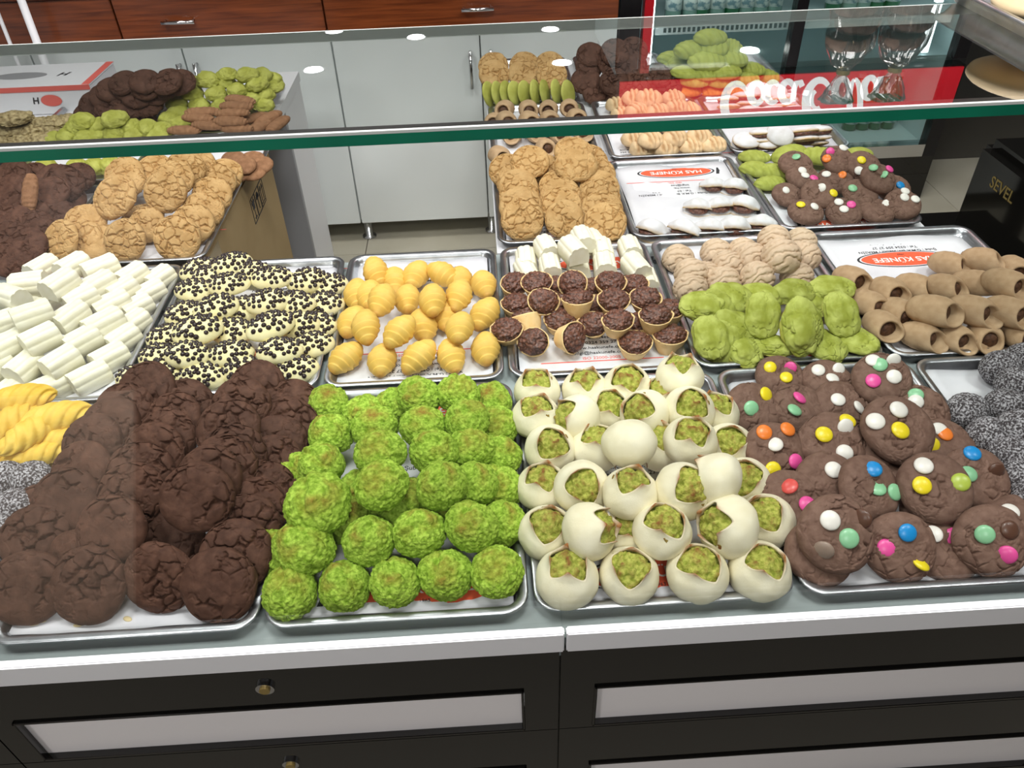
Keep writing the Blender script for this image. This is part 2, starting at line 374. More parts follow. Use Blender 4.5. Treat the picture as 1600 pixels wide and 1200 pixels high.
def bun_meshes(seed):
    rnd = random.Random(seed); R = 0.0355; n = 64
    npts = rnd.choice((3, 4, 4)); ph0 = rnd.uniform(0, 6.28); wide = rnd.uniform(0.86, 1.02)
    def tri(ph):       # sharp petal tips, rounded notches
        a = ((npts * (ph - ph0)) / (2 * PI)) % 1.0; t = abs(2 * a - 1); return t ** 1.25 * 2 - 1
    base_th = 0.84 * wide
    def star(ph): return base_th - 0.01 - 0.31 * (1 + tri(ph))
    K = 30; V = []; F = []; T = []
    def pt(th, ph, rad, lift):
        if th >= base_th: x_, z = rad * math.sin(th), rad * math.cos(th)
        else:          # petals stand up instead of closing over the top
            e_ = base_th - th
            x_ = rad * math.sin(base_th) - rad * e_ * (0.42 - 0.25 * e_) * lift; z = rad * math.cos(base_th) + rad * e_ * 0.70
        z = z * 0.92 if z > 0 else z * 0.78
        return (x_ * math.cos(ph), x_ * math.sin(ph), z)
    for k in range(K + 1):
        for i in range(n):
            ph = 2 * PI * i / n; tr = star(ph); t = k / K
            th = PI - (PI - tr) * t; peak = max(0.0, base_th - th) / 0.6
            V.append(pt(th, ph, R, 1.0)); T.append(min(1.0, max(0, peak - 0.45) * 1.9 + max(0, (t - 0.96) / 0.04) * 0.3))
    for k in range(8):
        for i in range(n):
            ph = 2 * PI * i / n; tr = star(ph); t = (k + 1) / 8
            th = tr + 0.9 * t; rad = R * (0.91 - 0.05 * t); peak = max(0.0, base_th - th) / 0.6
            V.append(pt(th, ph, rad, 0.9)); T.append(min(1, peak * 0.9 + 0.25 * (1 - t)))
    rows = K + 1 + 8
    for k in range(rows - 1):
        for i in range(n): F.append((k * n + i, k * n + (i + 1) % n, (k + 1) * n + (i + 1) % n, (k + 1) * n + i))
    F.append(tuple(range(n))[::-1])
    V = np.array(V); zmin = V[:, 2].min(); V[:, 2] -= zmin
    d = me = mesh_from('bun_dough', V, F, M['bun']); set_attr(me, 'toast', T); jitter(me, 0.0022, 40, seed)
    f = m_blob('bun_filling', M['bunfill'], R * 0.78, R * 0.78, R * 0.84, seed, 0.12, 2.5, 0.20, 6, 5, 0.8,
               attr=lambda V, d, s: np.clip((d - 1.02) * 6, 0, 1) * np.clip(V[:, 2] * 2, 0, 1) + 0.25 * np.clip(V[:, 2], 0, 1))
    co = np.empty(len(f.vertices) * 3, dtype=np.float32); f.vertices.foreach_get('co', co); co = co.reshape(-1, 3)
    co[:, 2] += R * 0.12; f.vertices.foreach_set('co', co.ravel()); f.update()
    return [('dough', d), ('filling', f)]

def finger_mesh(seed):
    rnd = random.Random(seed); L = 0.060 + rnd.uniform(-.004, .004); w = 0.0220; h = 0.037
    prof = []
    n = 56
    for i in range(n + 1):
        a = PI * i / n
        fl = 1 + 0.075 * abs(math.sin(a * 4.5)) ** 0.8 - 0.05
        prof.append((-w * math.copysign(abs(math.cos(a)) ** 0.85, math.cos(a)) * fl, (0.012 + (h - 0.012) * math.sin(a) ** 0.9) * fl if 0 < i < n else 0.012))
    prof = [(-w * 0.96, 0.0)] + prof + [(w * 0.96, 0.0)]
    rows = [(-L / 2, 0.95), (-L / 2 + 0.0022, 1.0)] + [(-L / 2 + L * k / 8, 1.0) for k in range(1, 8)] + [(L / 2 - 0.0022, 1.0), (L / 2, 0.95)]
    V = []; F = []; m_ = len(prof)
    for yy, s in rows:
        for x, z in prof: V.append((x * s, yy, 0.5 * h + (z - 0.5 * h) * s))
    for k in range(len(rows) - 1):
        for i in range(m_): F.append((k * m_ + i, (k + 1) * m_ + i, (k + 1) * m_ + (i + 1) % m_, k * m_ + (i + 1) % m_))
    F.append(tuple(range(m_))); F.append(tuple(range((len(rows) - 1) * m_, len(rows) * m_))[::-1])
    me = mesh_from('finger', V, F, M['white'])
    jitter(me, 0.0009, 60, seed)
    bm = bmesh.new(); bm.from_mesh(me)
    for f in bm.faces:
        if len(f.verts) > 10: f.smooth = False
    for e in bm.edges:
        if any(len(f.verts) > 10 for f in e.link_faces): e.smooth = False
    bm.to_mesh(me); bm.free()
    return me

def cocoon_mesh(seed):
    rnd = random.Random(seed); L = 0.070; R = 0.0255; n = 48; K = 70
    prof = []
    for k in range(K + 1):
        t = k / K
        prof.append((t, 0))
    turns = 6.5; ph0 = rnd.uniform(0, 6.28); tw = rnd.uniform(-.1, .1)
    V = []; F = []; T = []
    for k in range(K + 1):
        t = k / K; y = -L / 2 + L * t
        env = max(0.0, math.sin(PI * min(1, max(0, 0.03 + 0.95 * t))) ** 0.68) * (1 - 0.12 * (1 - t))
        for i in range(n):
            ph = 2 * PI * i / n
            s = (t * turns + ph / (2 * PI) * 0.55 + ph0) % 1.0
            saw = (s ** 1.2) * (1 - max(0, (s - 0.86) / 0.14))
            r = R * env * (0.90 + 0.13 * saw)
            z = r * math.sin(ph) * (1.0 if math.sin(ph) > 0 else 0.8)
            V.append((r * math.cos(ph) * 1.02 + tw * 0.1 * t, y, z)); T.append(max(0, 0.9 - t * 9) + 0.12 * (1 - saw) + max(0, (-math.sin(ph) - 0.3)) * 0.5)
    for k in range(K):
        for i in range(n): F.append((k * n + i, (k + 1) * n + i, (k + 1) * n + (i + 1) % n, k * n + (i + 1) % n))
    F.append(tuple(range(n))); F.append(tuple(range(K * n, K * n + n))[::-1])
    V = np.array(V); V[:, 2] -= V[:, 2].min()
    me = mesh_from('cocoon', V, F, M['cocoon']); set_attr(me, 'toast', np.clip(T, 0, 1)); jitter(me, 0.0012, 40, seed)
    return me

def tart_meshes(seed):
    rnd = random.Random(seed); a, b, h = 0.0285, 0.0245, 0.026
    prof = [(0.0, 0.0), (0.58, 0.0), (0.64, 0.002), (0.80, 0.013), (0.98, 0.0255), (1.0, 0.0275), (0.96, 0.028), (0.90, 0.0265), (0.78, 0.016), (0.6, 0.012), (0.0, 0.012)]
    n = 56
    def fn(ph, k, r, z):
        wv = 1 + 0.012 * math.sin(9 * ph + seed) * r
        tip = 0.0035 * (abs(math.cos(ph)) ** 3) * (z / h)
        return (r * a * math.cos(ph) * wv, r * b * math.sin(ph) * wv, z + tip)
    s = m_rev('tart_shell', M['shell'], [(max(r, 0.001), z) for r, z in prof], n, fn); jitter(s, 0.0012, 45, seed)
    f = m_blob('tart_filling', M['nutfill'], a * 0.86, b * 0.86, 0.0145, seed, 0.16, 2.2, 0.24, 7, 5, 0.7)
    co = np.empty(len(f.vertices) * 3, dtype=np.float32); f.vertices.foreach_get('co', co); co = co.reshape(-1, 3)
    co[:, 2] += 0.0165; f.vertices.foreach_set('co', co.ravel()); f.update()
    return [('shell', s), ('filling', f)]

def roll_meshes(seed, L=0.071, R=0.0255):
    rnd = random.Random(seed); n = 44
    prof = [(0.02, 0.0), (0.45, 0.003), (0.72, 0.010), (0.92, 0.022), (1.0, 0.037), (0.98, 0.052), (0.88, 0.064), (0.78, 0.071), (0.74, 0.073), (0.64, 0.0722), (0.58, 0.068), (0.55, 0.058), (0.02, 0.058)]
    slant = rnd.uniform(-0.005, 0.005); drop = rnd.uniform(0.006, 0.012)
    def fn(ph, k, r, z):
        yy = -(z - L / 2) * (L / 0.074); t = max(0, z - 0.05) / 0.023
        yy += t * (slant * math.cos(ph) - drop * math.sin(ph) * -1)
        zz = r * R * math.sin(ph); zz = zz * (0.92 if zz > 0 else 0.8)
        return (r * R * math.cos(ph), yy, zz)
    s = m_rev('roll_pastry', M['roll'], prof, n, fn); jitter(s, 0.0022, 38, seed)
    f = m_blob('roll_filling', M['rollfill'], R * 0.58, 0.008, R * 0.5, seed, 0.1, 2, 0.08, 6, 3, 1.0)
    def shift(me, d):
        c = np.empty(len(me.vertices) * 3, dtype=np.float32); me.vertices.foreach_get('co', c); c = c.reshape(-1, 3) + np.array(d, dtype=np.float32)
        me.vertices.foreach_set('co', c.ravel()); me.update()
    shift(s, (0, 0, R * 0.82)); shift(f, (0, -L / 2 + 0.0165, R * 0.82 - R * 0.5))
    return [('pastry', s), ('filling', f)]

def chips_mesh(seed, rx, ry, rz):
    rnd = random.Random(seed); mb = MB(); n = 7
    base = [(1.0, 0.0), (0.95, 0.35), (0.6, 0.75), (0.18, 1.05)]
    pts = []; tries = 0
    while len(pts) < 40 and tries < 900:
        tries += 1
        u = rnd.uniform(-1, 1); v = rnd.uniform(-1, 1)
        if u * u + v * v > 0.80: continue
        p = Vector((u * rx * 0.97, v * ry * 0.97, 0)); p.z = rz * math.sqrt(max(0, 1 - u * u - v * v)) * 0.985 + rz * 0.5
        if any((p - q).length < 0.0064 for q in pts): continue
        pts.append(p)
    for p in pts:
        nrm = Vector((p.x / rx ** 2, p.y / ry ** 2, (p.z - rz * 0.5) / rz ** 2)).normalized()
        nrm = (nrm + Vector((rnd.uniform(-.35, .35), rnd.uniform(-.35, .35), rnd.uniform(-.1, .3)))).normalized()
        a = nrm.orthogonal().normalized(); b = nrm.cross(a); s = rnd.uniform(0.0037, 0.0046)
        V = []; F = []
        for r, z in base: V += [p + (a * math.cos(2 * PI * i / n) + b * math.sin(2 * PI * i / n)) * r * s + nrm * (z * s - 0.0004) for i in range(n)]
        for k in range(3): F += [(k * n + i, k * n + (i + 1) % n, (k + 1) * n + (i + 1) % n, (k + 1) * n + i) for i in range(n)]
        F += [tuple(range(3 * n, 4 * n))]
        mb.add(V, F)
    return mb.mesh('chocolate_chips', M['chip'], True)

def fold_meshes(seed):
    rnd = random.Random(seed); nx, ny = 22, 12; L, Wd = 0.068, 0.060
    def sheet(arch, lift, thick, tilt, pinch):
        top = []; bot = []
        for i in range(nx + 1):
            for j in range(ny + 1):
                u = i / nx * 2 - 1; v = j / ny * 2 - 1
                wv = Wd / 2 * (1 - pinch * abs(u) ** 2.2)
                x = u * L / 2; y = v * wv
                z = lift + arch * (1 - abs(v) ** 2.0) * (1 - 0.75 * u * u) + tilt * (-v) * (1 - u * u * 0.7)
                top.append((x, y, z + thick * (1 - 0.6 * max(abs(u), abs(v)) ** 6))); bot.append((x, y, z))
        V = top + bot; F = []; n = (nx + 1) * (ny + 1); idx = lambda i, j: i * (ny + 1) + j
        for i in range(nx):
            for j in range(ny):
                F.append((idx(i, j), idx(i + 1, j), idx(i + 1, j + 1), idx(i, j + 1)))
                F.append((n + idx(i, j), n + idx(i, j + 1), n + idx(i + 1, j + 1), n + idx(i + 1, j)))
        ring = [idx(i, 0) for i in range(nx)] + [idx(nx, j) for j in range(ny)] + [idx(i, ny) for i in range(nx, 0, -1)] + [idx(0, j) for j in range(ny, 0, -1)]
        for a, b in zip(ring, ring[1:] + ring[:1]): F.append((a, n + a, n + b, b))
        T = [0.0] * n + [0.9] * n
        for i in range(nx + 1):
            for j in range(ny + 1):
                if j in (0,): T[idx(i, j)] = 0.8
        return V, F, T
    V, F, T = sheet(0.004, 0.0, 0.006, 0.0, 0.55)
    b = mesh_from('fold_base', V, F, M['sugar']); set_attr(b, 'toast', T); jitter(b, 0.003, 30, seed)
    V, F, T = sheet(0.022, 0.010, 0.006, 0.017, 0.55)
    t = mesh_from('fold_top', V, F, M['sugar']); set_attr(t, 'toast', T); jitter(t, 0.004, 30, seed + 3)
    f = m_blob('fold_filling', M['nutfill'], L * 0.38, Wd * 0.42, 0.013, seed, 0.1, 2, 0.1, 6, 3, 0.6)
    c = np.empty(len(f.vertices) * 3, dtype=np.float32); f.vertices.foreach_get('co', c); c = c.reshape(-1, 3); c[:, 2] += 0.007; c[:, 1] -= 0.008; f.vertices.foreach_set('co', c.ravel()); f.update()
    return [('base', b), ('top', t), ('filling', f)]

def sandwich_meshes(seed):
    def mv(me, dz):
        c = np.empty(len(me.vertices) * 3, dtype=np.float32); me.vertices.foreach_get('co', c); c = c.reshape(-1, 3); c[:, 2] += dz; me.vertices.foreach_set('co', c.ravel()); me.update(); return me
    at_ = lambda V, d, s: np.clip(-V[:, 2] * 2 + 0.9, 0, 1)
    b = m_blob('biscuit', M['sugar'], 0.034, 0.025, 0.010, seed, 0.07, 1.5, sub=4, flat=0.6, attr=at_)
    t = mv(m_blob('biscuit', M['sugar'], 0.034, 0.025, 0.012, seed + 5, 0.07, 1.5, sub=4, flat=0.5, attr=at_), 0.018)
    f = mv(m_blob('cream', M['nutfill'], 0.032, 0.024, 0.009, seed + 2, 0.08, 2, 0.06, 6, 3, 0.8), 0.011)
    return [('biscuit', b), ('biscuit', t), ('filling', f)]

def ridges(freq, amp, ang, power=1.0):
    ca, sa = math.cos(ang), math.sin(ang)
    def fn(V, s):
        w = (V[:, 0] * ca + V[:, 1] * sa) * freq + 0.6 * vnoise(V * 1.5 + s, s)
        return amp * (np.abs(np.sin(w)) ** power) * np.clip(V[:, 2] + 0.5, 0, 1)
    return fn
def creases(k, amp, width=0.10):
    def fn(V, s):
        d = 0
        for i in range(k):
            c = (i - (k - 1) / 2) * 0.42
            d = d - amp * np.exp(-((V[:, 0] - c + 0.25 * V[:, 1] + 0.08 * vnoise(V * 3, s + i)) / width) ** 2) * np.clip(V[:, 2] * 2, 0, 1)
        return d
    return fn
def crest(V, s):     # torn crest over a macaroon mound
    w = V[:, 0] * math.cos(s) + V[:, 1] * math.sin(s) + 0.3 * vnoise(V * 2 + s, s)
    return 0.09 * np.exp(-((w - 0.1) / 0.22) ** 2) * np.clip(V[:, 2], 0, 1) - 0.10 * np.exp(-((w + 0.25) / 0.12) ** 2) * np.clip(V[:, 2] + .1, 0, 1)

def walnut_fn(V, s):
    w = V[:, 1] * 9 + 3.2 * fbm(V * 1.8 + s, s, 3)
    return -0.11 * np.exp(-(np.sin(w) / 0.42) ** 2) * np.clip(V[:, 2] * 1.5 + 0.6, 0, 1)
def lump_cracks(V, s):
    f1, f2, _ = voro(V * 1.9 + s * 3.3 + 0.3 * np.stack([fbm(V * 3, s, 2)] * 3, 1), s)
    return -0.11 * np.exp(-((f2 - f1) / 0.04) ** 2) * np.clip((fbm(V * 1.5, s + 4, 2) + 0.12) * 5, 0, 1) * np.clip(V[:, 2] * 2 + .3, 0, 1)
def twist_fn(V, s):
    ph = np.arctan2(V[:, 2], V[:, 1]); return 0.16 * np.abs(np.sin(ph * 2.5 + V[:, 0] * 9)) ** 0.8

K = {}     # kind -> list of variants; variant = (root mesh or None, [(part name, mesh, kind)], height)
def kind(key, variants): K[key] = variants
def hgt(me):
    c = np.empty(len(me.vertices) * 3, dtype=np.float32); me.vertices.foreach_get('co', c); return float(c.reshape(-1, 3)[:, 2].max())
def solo(key, meshes): K[key] = [(m_, [], hgt(m_)) for m_ in meshes]
def multi(key, sets): K[key] = [(None, [(a, b, None) for a, b in s], max(hgt(b) for a, b in s)) for s in sets]

solo('dark', [m_crackle('dark_crackle_cookie', M['dark'], 0.0425, 0.019, s, 2.4, 0.0062, keep=-0.12) for s in (1, 2, 3, 4)])
solo('gold', [m_crackle('golden_crackle_cookie', M['gold'], 0.0435, 0.019, s, 2.7, 0.0058, cw=0.085) for s in (11, 12, 13, 14)])
solo('mocha', [m_crackle('mocha_cookie', M['mocha'], 0.0425, 0.024, s, 2.4, 0.0045, sub=6, keep=0.05, cw=0.075) for s in (21, 22, 23, 24)])
toast_top = lambda V, d, s: np.clip((V[:, 2] - 0.45) * 1.6, 0, 1) * np.clip(0.35 + 1.6 * fbm(V * 1.5 + s, s + 2, 3), 0, 1) + np.clip((d - 1.10) * 6, 0, 0.8)
solo('ball', [m_blob('macaroon', M['pist'], 0.0325, 0.0305, 0.029, s, 0.10, 1.4, 0.075, 10, 6, 0.75, fn=crest, attr=toast_top) for s in (1, 2, 3, 4, 5)])
multi('bun', [bun_meshes(s) for s in range(1, 7)])
solo('coco', [m_blob('coconut_ball', M['coco'], 0.0285, 0.028, 0.028, s, 0.06, 1.5, 0.05, 12, 5, 0.85) for s in (1, 2, 3)])
solo('finger', [finger_mesh(s) for s in (1, 2, 3)])
CH = (0.0385, 0.0275, 0.0205)
K['chip'] = []
for s in (1, 2, 3, 4):
    b_ = m_blob('chip_cookie', M['cream'], CH[0], CH[1], CH[2], s, 0.02, 1.2, sub=4, flat=0.5)
    K['chip'].append((b_, [('chocolate_chips', chips_mesh(s, *CH), 'stuff')], hgt(b_)))
solo('cocoon', [cocoon_mesh(s) for s in (1, 2, 3, 4)])
multi('tart', [tart_meshes(s) for s in (1, 2, 3, 4)])
solo('walnut', [m_blob('walnut_cookie', M['walnut'], 0.0325, 0.0325, 0.030, s, 0.04, 1.5, sub=6, flat=0.6, fn=walnut_fn) for s in (1, 2, 3)])
solo('lime', [m_blob('lime_cookie', M['lime'], 0.031, 0.041, 0.020, s, 0.26, 1.3, 0.02, 6, 6, 0.55, fn=lump_cracks, attr=lambda V, d, s: np.clip(-V[:, 2] * 1.6 + 0.15, 0, 0.8)) for s in (1, 2, 3, 4)])
multi('roll', [roll_meshes(s) for s in (1, 2, 3, 4)])
multi('fold', [fold_meshes(s) for s in (1, 2, 3)])
solo('ridge', [m_blob('ridged_cookie', M['ridge'], 0.036, 0.023, 0.018, s, 0.06, 1.2, sub=5, flat=0.5, fn=ridges(10, 0.10, 0.25 * s)) for s in (1, 2, 3)])
solo('orange', [m_blob('orange_cookie', M['orange'], 0.034, 0.026, 0.018, s, 0.06, 1.2, sub=5, flat=0.5, fn=ridges(9, 0.10, 0.2)) for s in (1, 2)])
solo('knot', [m_blob('knot_bun', M['tan'], 0.032, 0.027, 0.025, s, 0.12, 1.2, sub=5, flat=0.55, fn=creases(3, 0.20), attr=lambda V, d, s: np.clip((0.93 - d) * 5, 0, 0.7)) for s in (1, 2, 3)])
multi('sandwich', [sandwich_meshes(s) for s in (1, 2, 3)])
solo('slice', [m_blob('green_slice', M['olive'], 0.036, 0.036, 0.010, s, 0.05, 1.5, 0.02, 8, 5, 0.7) for s in (1, 2)])
solo('biscuit', [m_blob('long_biscuit', M['biscuit'], 0.045, 0.017, 0.012, s, 0.06, 1.5, 0.02, 8, 5, 0.7, fn=ridges(13, 0.13, 0.1), square=0.72) for s in (1, 2, 3)])
solo('round', [m_blob('round_biscuit', M['biscuit'], 0.03, 0.027, 0.011, s, 0.06, 1.5, 0.02, 8, 5, 0.7) for s in (1, 2)])
solo('nuts', [m_blob('nut_cluster', M['nuts'], 0.040, 0.030, 0.018, s, 0.14, 1.6, 0.22, 5, 5, 0.6) for s in (1, 2, 3)])
solo('olive', [m_blob('olive_lump', M['olive'], 0.031, 0.026, 0.022, s, 0.20, 1.6, 0.05, 5, 5, 0.6, fn=lump_cracks) for s in (1, 2, 3, 4)])
solo('twist', [m_blob('twist_cookie', M['yellow'], 0.043, 0.020, 0.018, s, 0.05, 1.0, sub=5, flat=0.75, fn=twist_fn) for s in (1, 2, 3)])
def candy_mesh(k):
    V, F = ico(3); V = V * np.array([0.0108, 0.0108, 0.0042]); return mesh_from('candy', V, F, M['candy' + k])
CANDY_ME = {k: candy_mesh(k) for k in CANDY}
_bvh = {}
def bvh_of(me):
    if me.name not in _bvh:
        _bvh[me.name] = BVHTree.FromPolygons([v.co[:] for v in me.vertices], [tuple(p.vertices) for p in me.polygons])
    return _bvh[me.name]

ORD = ['first', 'second', 'third', 'fourth', 'fifth', 'sixth', 'seventh', 'eighth', 'ninth', 'tenth', 'eleventh', 'twelfth', 'thirteenth']
def nth_phrase(i, n):
    if n == 1: return 'alone'
    if i == 0: return 'leftmost'
    if i == n - 1: return 'rightmost'
    return ORD[i] + ' from left'
def row_phrase(i, n):
    if n == 1: return 'in the row'
    if i == 0: return 'in the front row'
    if i == n - 1: return 'in the back row'
    return 'in the ' + ORD[i] + ' row'

NAMES = {}
def put(key, name, px, py, z, tilt, az, spin, sc, label, cat, group, rnd, Y=None):
    var = K[key][rnd.randrange(len(K[key]))]
    root_me, parts, h = var
    Rm = Matrix.Rotation(math.radians(az), 3, 'Z') @ Matrix.Rotation(math.radians(tilt), 3, 'X') @ Matrix.Rotation(math.radians(spin), 3, 'Z')
    C = atY(px, py, Y) if Y else at(px, py, z)
    loc = C - Rm @ Vector((0, 0, h * sc / 2))
    o = bpy.data.objects.new(name, root_me); COL.objects.link(o)
    o.matrix_world = Matrix.Translation(loc) @ Rm.to_4x4() @ Matrix.Scale(sc, 4)
    tag(o, label, cat, group)
    for pn, pm, pk in parts:
        c = bpy.data.objects.new(pn, pm); COL.objects.link(c); c.parent = o
        if pk: c['kind'] = pk
    return o

def candies(o, conv, cl):
    ox, oy, s = conv
    for k, zx, zy in cl:
        d = ray(ox + zx / s, oy + zy / s)
        inv = o.matrix_world.inverted()
        lo = inv @ CAM; ld = (inv.to_3x3() @ d).normalized()
        hit, nrm, _, _ = bvh_of(o.data).ray_cast(lo, ld)
        if hit is None: 
            p, nrm, _, _ = bvh_of(o.data).find_nearest(lo + ld * (-(lo.dot(ld))))
            hit = p
        nrm = (nrm + Vector((0, 0, 0.35))).normalized()
        c = bpy.data.objects.new('candy', CANDY_ME[k]); COL.objects.link(c); c.parent = o
        q = nrm.to_track_quat('Z', 'Y')
        c.matrix_basis = Matrix.Translation(hit + nrm * (0.0002 if k in 'DT' else 0.0012)) @ q.to_matrix().to_4x4()
        c['label'] = CANDY_NAME[k] + ' candy button'

def pile(key, name, desc, cat, group, conv, rows, z=3.0, tilt=0, az=0, spin=None, sc=1.0, jt=6, jaz=15, seed=0, where=''):
    """rows front to back; item = (zx, zy, {options}) in a magnified view (origin ox, oy, zoom s)"""
    rnd = random.Random(seed * 31 + 5); ox, oy, s = conv; out = []
    for ri, row in enumerate(rows):
        row = sorted(row, key=lambda t: t[0])
        for ci, it in enumerate(row):
            op = it[2] if len(it) > 2 else {}
            if not isinstance(op, dict): op = {'z': op}
            lab = f"{desc}, {nth_phrase(ci, len(row))} {row_phrase(ri, len(rows))}{(' ' + where) if where else ''}"
            o = put(key, name, ox + it[0] / s, oy + it[1] / s, op.get('z', z) / 100.0 + DZ,
                    op.get('t', tilt) + rnd.uniform(-jt, jt), op.get('a', az) + rnd.uniform(-jaz, jaz),
                    (op['r'] + rnd.uniform(-4, 4)) if 'r' in op else ((rnd.uniform(0, 360)) if spin is None else spin + rnd.uniform(-14, 14)),
                    op.get('s', sc) * rnd.uniform(0.97, 1.03), lab, cat, group, rnd, op.get('Y'))
            if 'c' in op: candies(o, conv, op['c'])
            out.append(o)
    return out

# ------------------------------------------------------------------ the room
FZ = -0.75
def structure(name, mb, material, **k):
    return tag(mb.build(name, material, **k), kind='structure')
fl = structure('floor', MB().box(-4, 5, -3.5, 7.6, FZ - 0.05, FZ - 0.004), M['grout'])
tile_me = MB().box(-0.2985, 0.2985, -0.2985, 0.2985, -0.008, 0.004).mesh('tile', M['tile'], bevel=0.001, seg=1)
GX, GY = at(573, 385, FZ).x, at(1000, 375, FZ).y
for i in range(-2, 5):
    for j in range(-2, 2):
        t_ = obj('tile', tile_me, fl, (GX + 0.3 + 0.6 * i, GY + 0.3 + 0.6 * j - 0.6, FZ - 0.004))
structure('ceiling', MB().box(-4, 5, -3.2, 7.6, CEIL, CEIL + 0.05), M['ceiling'])
structure('wall_back', MB().box(-4, 5, 7.6, 7.7, FZ, CEIL), M['wall'])
structure('wall_left', MB().box(-4.1, -4, -3.2, 7.6, FZ, CEIL), M['wall'])
structure('wall_right', MB().box(5, 5.1, -3.2, 7.6, FZ, CEIL), M['wall'])
PN0, PN1 = Vector((0, -0.037, 0.0005)), Vector((0, (at(0, 228, GH).y + at(1600, 163, GH).y) / 2 + 0.01, GH - 0.013))
def pane_mirror(px, py, Y):
    n_ = Vector((0, -(PN1.z - PN0.z), PN1.y - PN0.y)).normalized(); d_ = ray(px, py)
    p_ = CAM + d_ * ((PN0 - CAM).dot(n_) / d_.dot(n_)); r_ = d_ - 2 * d_.dot(n_) * n_
    return p_ + r_ * ((Y - p_.y) / r_.y)
WY = -3.2
wl = pane_mirror(212, 900, WY).x
structure('wall_front', MB().box(-4, 5, WY - 0.1, WY, FZ, CEIL), M['wall_dark'])
structure('veil_panel_1', MB().box(-4, wl, WY + 0.001, WY + 0.03, FZ, 0.72), M['veil_pale'])  # unseen pale panel, added so the front pane mirrors a haze
# added ceiling panels, then the mirrored downlights
def added_panel(x, y, where):
    e = obj('added_panel', None, None, (x, y, CEIL))
    MB().box(-.32, .32, -.32, .32, -.03, -.0005).build('frame', M['white_board'], e)
    MB().box(-.295, .295, -.295, .295, -.036, -.028).build('diffuser', M['lamp_soft'], e)
    tag(e, 'added square white ceiling light panel ' + where, 'ceiling light', 'added square ceiling panels')
M['lamp_soft'] = mat('added_panel_diffuser', lin(255, 255, 255), emit=(1, .99, .96, 1), estr=3.0)
for (x, y, w_), wh in zip(ADDED_PANELS, ('above the left of the display case', 'above the middle of the display case', 'above the right of the display case', 'behind the case on the left', 'behind the case on the right', 'in front of the case, lighting its drawer fronts', 'lighting the added pale panel behind the viewer')):
    added_panel(x, y, wh)
DL = [(*mirror_pt(a, b, z=CEIL - .016)[:2], w) for a, b, w in ((490, 108, 'near left'), (522, 48, 'far left'), (650, 57, 'far, second from left'), (860, 45, 'far, third from left'), (878, 97, 'near right'))]
for x, y, wh in DL:
    e = obj('downlight', None, None, (x, y, CEIL))
    MB().lathe([(0.085, -0.0004), (0.09, -0.006), (0.078, -0.012), (0.07, -0.004)], 28).build('ring', M['ledge'], e, smooth=True)
    MB().lathe([(0.068, -0.013), (0.067, -0.016)], 28).build('lens', M['lamp'], e)
    tag(e, 'small round downlight mirrored in the top glass, ' + wh, 'downlight', 'round ceiling downlights')

# ------------------------------------------------------------------ back cabinets
CY = 2.243
def cx(px, py): return atY(px, py, CY).x
ZD0, ZD1 = atY(565, 349, CY).z, atY(516, 59, CY).z
X0, X1, X2 = cx(197, 75), cx(516, 59), cx(749, 51)
wd = X2 - X1
edges = [X1 - 3 * wd, X1 - 2 * wd, X1 - wd, X1, X2, X1 + 2 * wd - 0.03]
def handle(parent, p, q, r=0.006, off=0.03):
    p = Vector(p); q = Vector(q); o_ = Vector((0, -off, 0))
    mb = MB().cyl(p + o_, q + o_, r, 12); d = (q - p) * 0.08
    mb.cyl(p + d, p + d + o_, r * 0.8, 10); mb.cyl(q - d, q - d + o_, r * 0.8, 10)
    return mb.build('handle', M['chrome'], parent, smooth=True)
names = ['leftmost white door cabinet behind the pastry boxes', 'second white door cabinet from the left, behind green lumps',
         'white door cabinet left of the open gap', 'white door cabinet in the open gap between tray blocks', 'white door cabinet beside the red drinks fridge']
for k in range(5):
    a_, b_ = edges[k], edges[k + 1]
    e = obj('base_cabinet', None, None, ((a_ + b_) / 2, CY, FZ)); tag(e, names[k], 'cabinet', 'white base cabinets')
    def loc(mb): return mb
    ox, oy, oz = e.location
    def bxl(x0, x1, y0, y1, z0, z1): return MB().box(x0 - ox, x1 - ox, y0 - oy, y1 - oy, z0 - oz, z1 - oz)
    bxl(a_ + .001, b_ - .001, CY + 0.022, CY + 0.5, ZD0 + 0.005, ZD1 + 0.02).build('carcass', M['cab_white'], e)
    d = bxl(a_ + 0.003, b_ - 0.003, CY, CY + 0.02, ZD0, ZD1).build('door', M['cab_white'], e, bevel=0.002)
    hx = (b_ - 0.055) if k % 2 == 1 else (a_ + 0.055)
    if k == 3: hx = b_ - 0.035
    if k == 4: hx = a_ + 0.035
    if k == 1: hx = cx(283, 105)
    if k == 2: hx = cx(309, 105)
    zt = atY(735, 76, CY).z
    handle(d, (hx - ox, -0.0, zt - oz), (hx - ox, -0.0, zt - 0.125 - oz))
    for lx in ((a_ + 0.0 if k else a_ + .05,) if k != 3 else (a_ + 0.005,)):
        MB().lathe([(0.028, 0.0), (0.028, 0.006), (0.016, 0.01), (0.016, ZD0 + 0.004 - FZ)], 20).build('leg', M['chrome'], e, smooth=True).location = (lx - ox + .012, 0.045, 0)
ZW1 = 0.175
wx = [edges[0], cx(182, 30), X1 - 0.006, X1 + 2 * wd - 0.03]
wn = ['mahogany drawer unit at far left above white doors', 'mahogany drawer unit with small handle, left above white doors', 'wide mahogany drawer unit above the open gap']
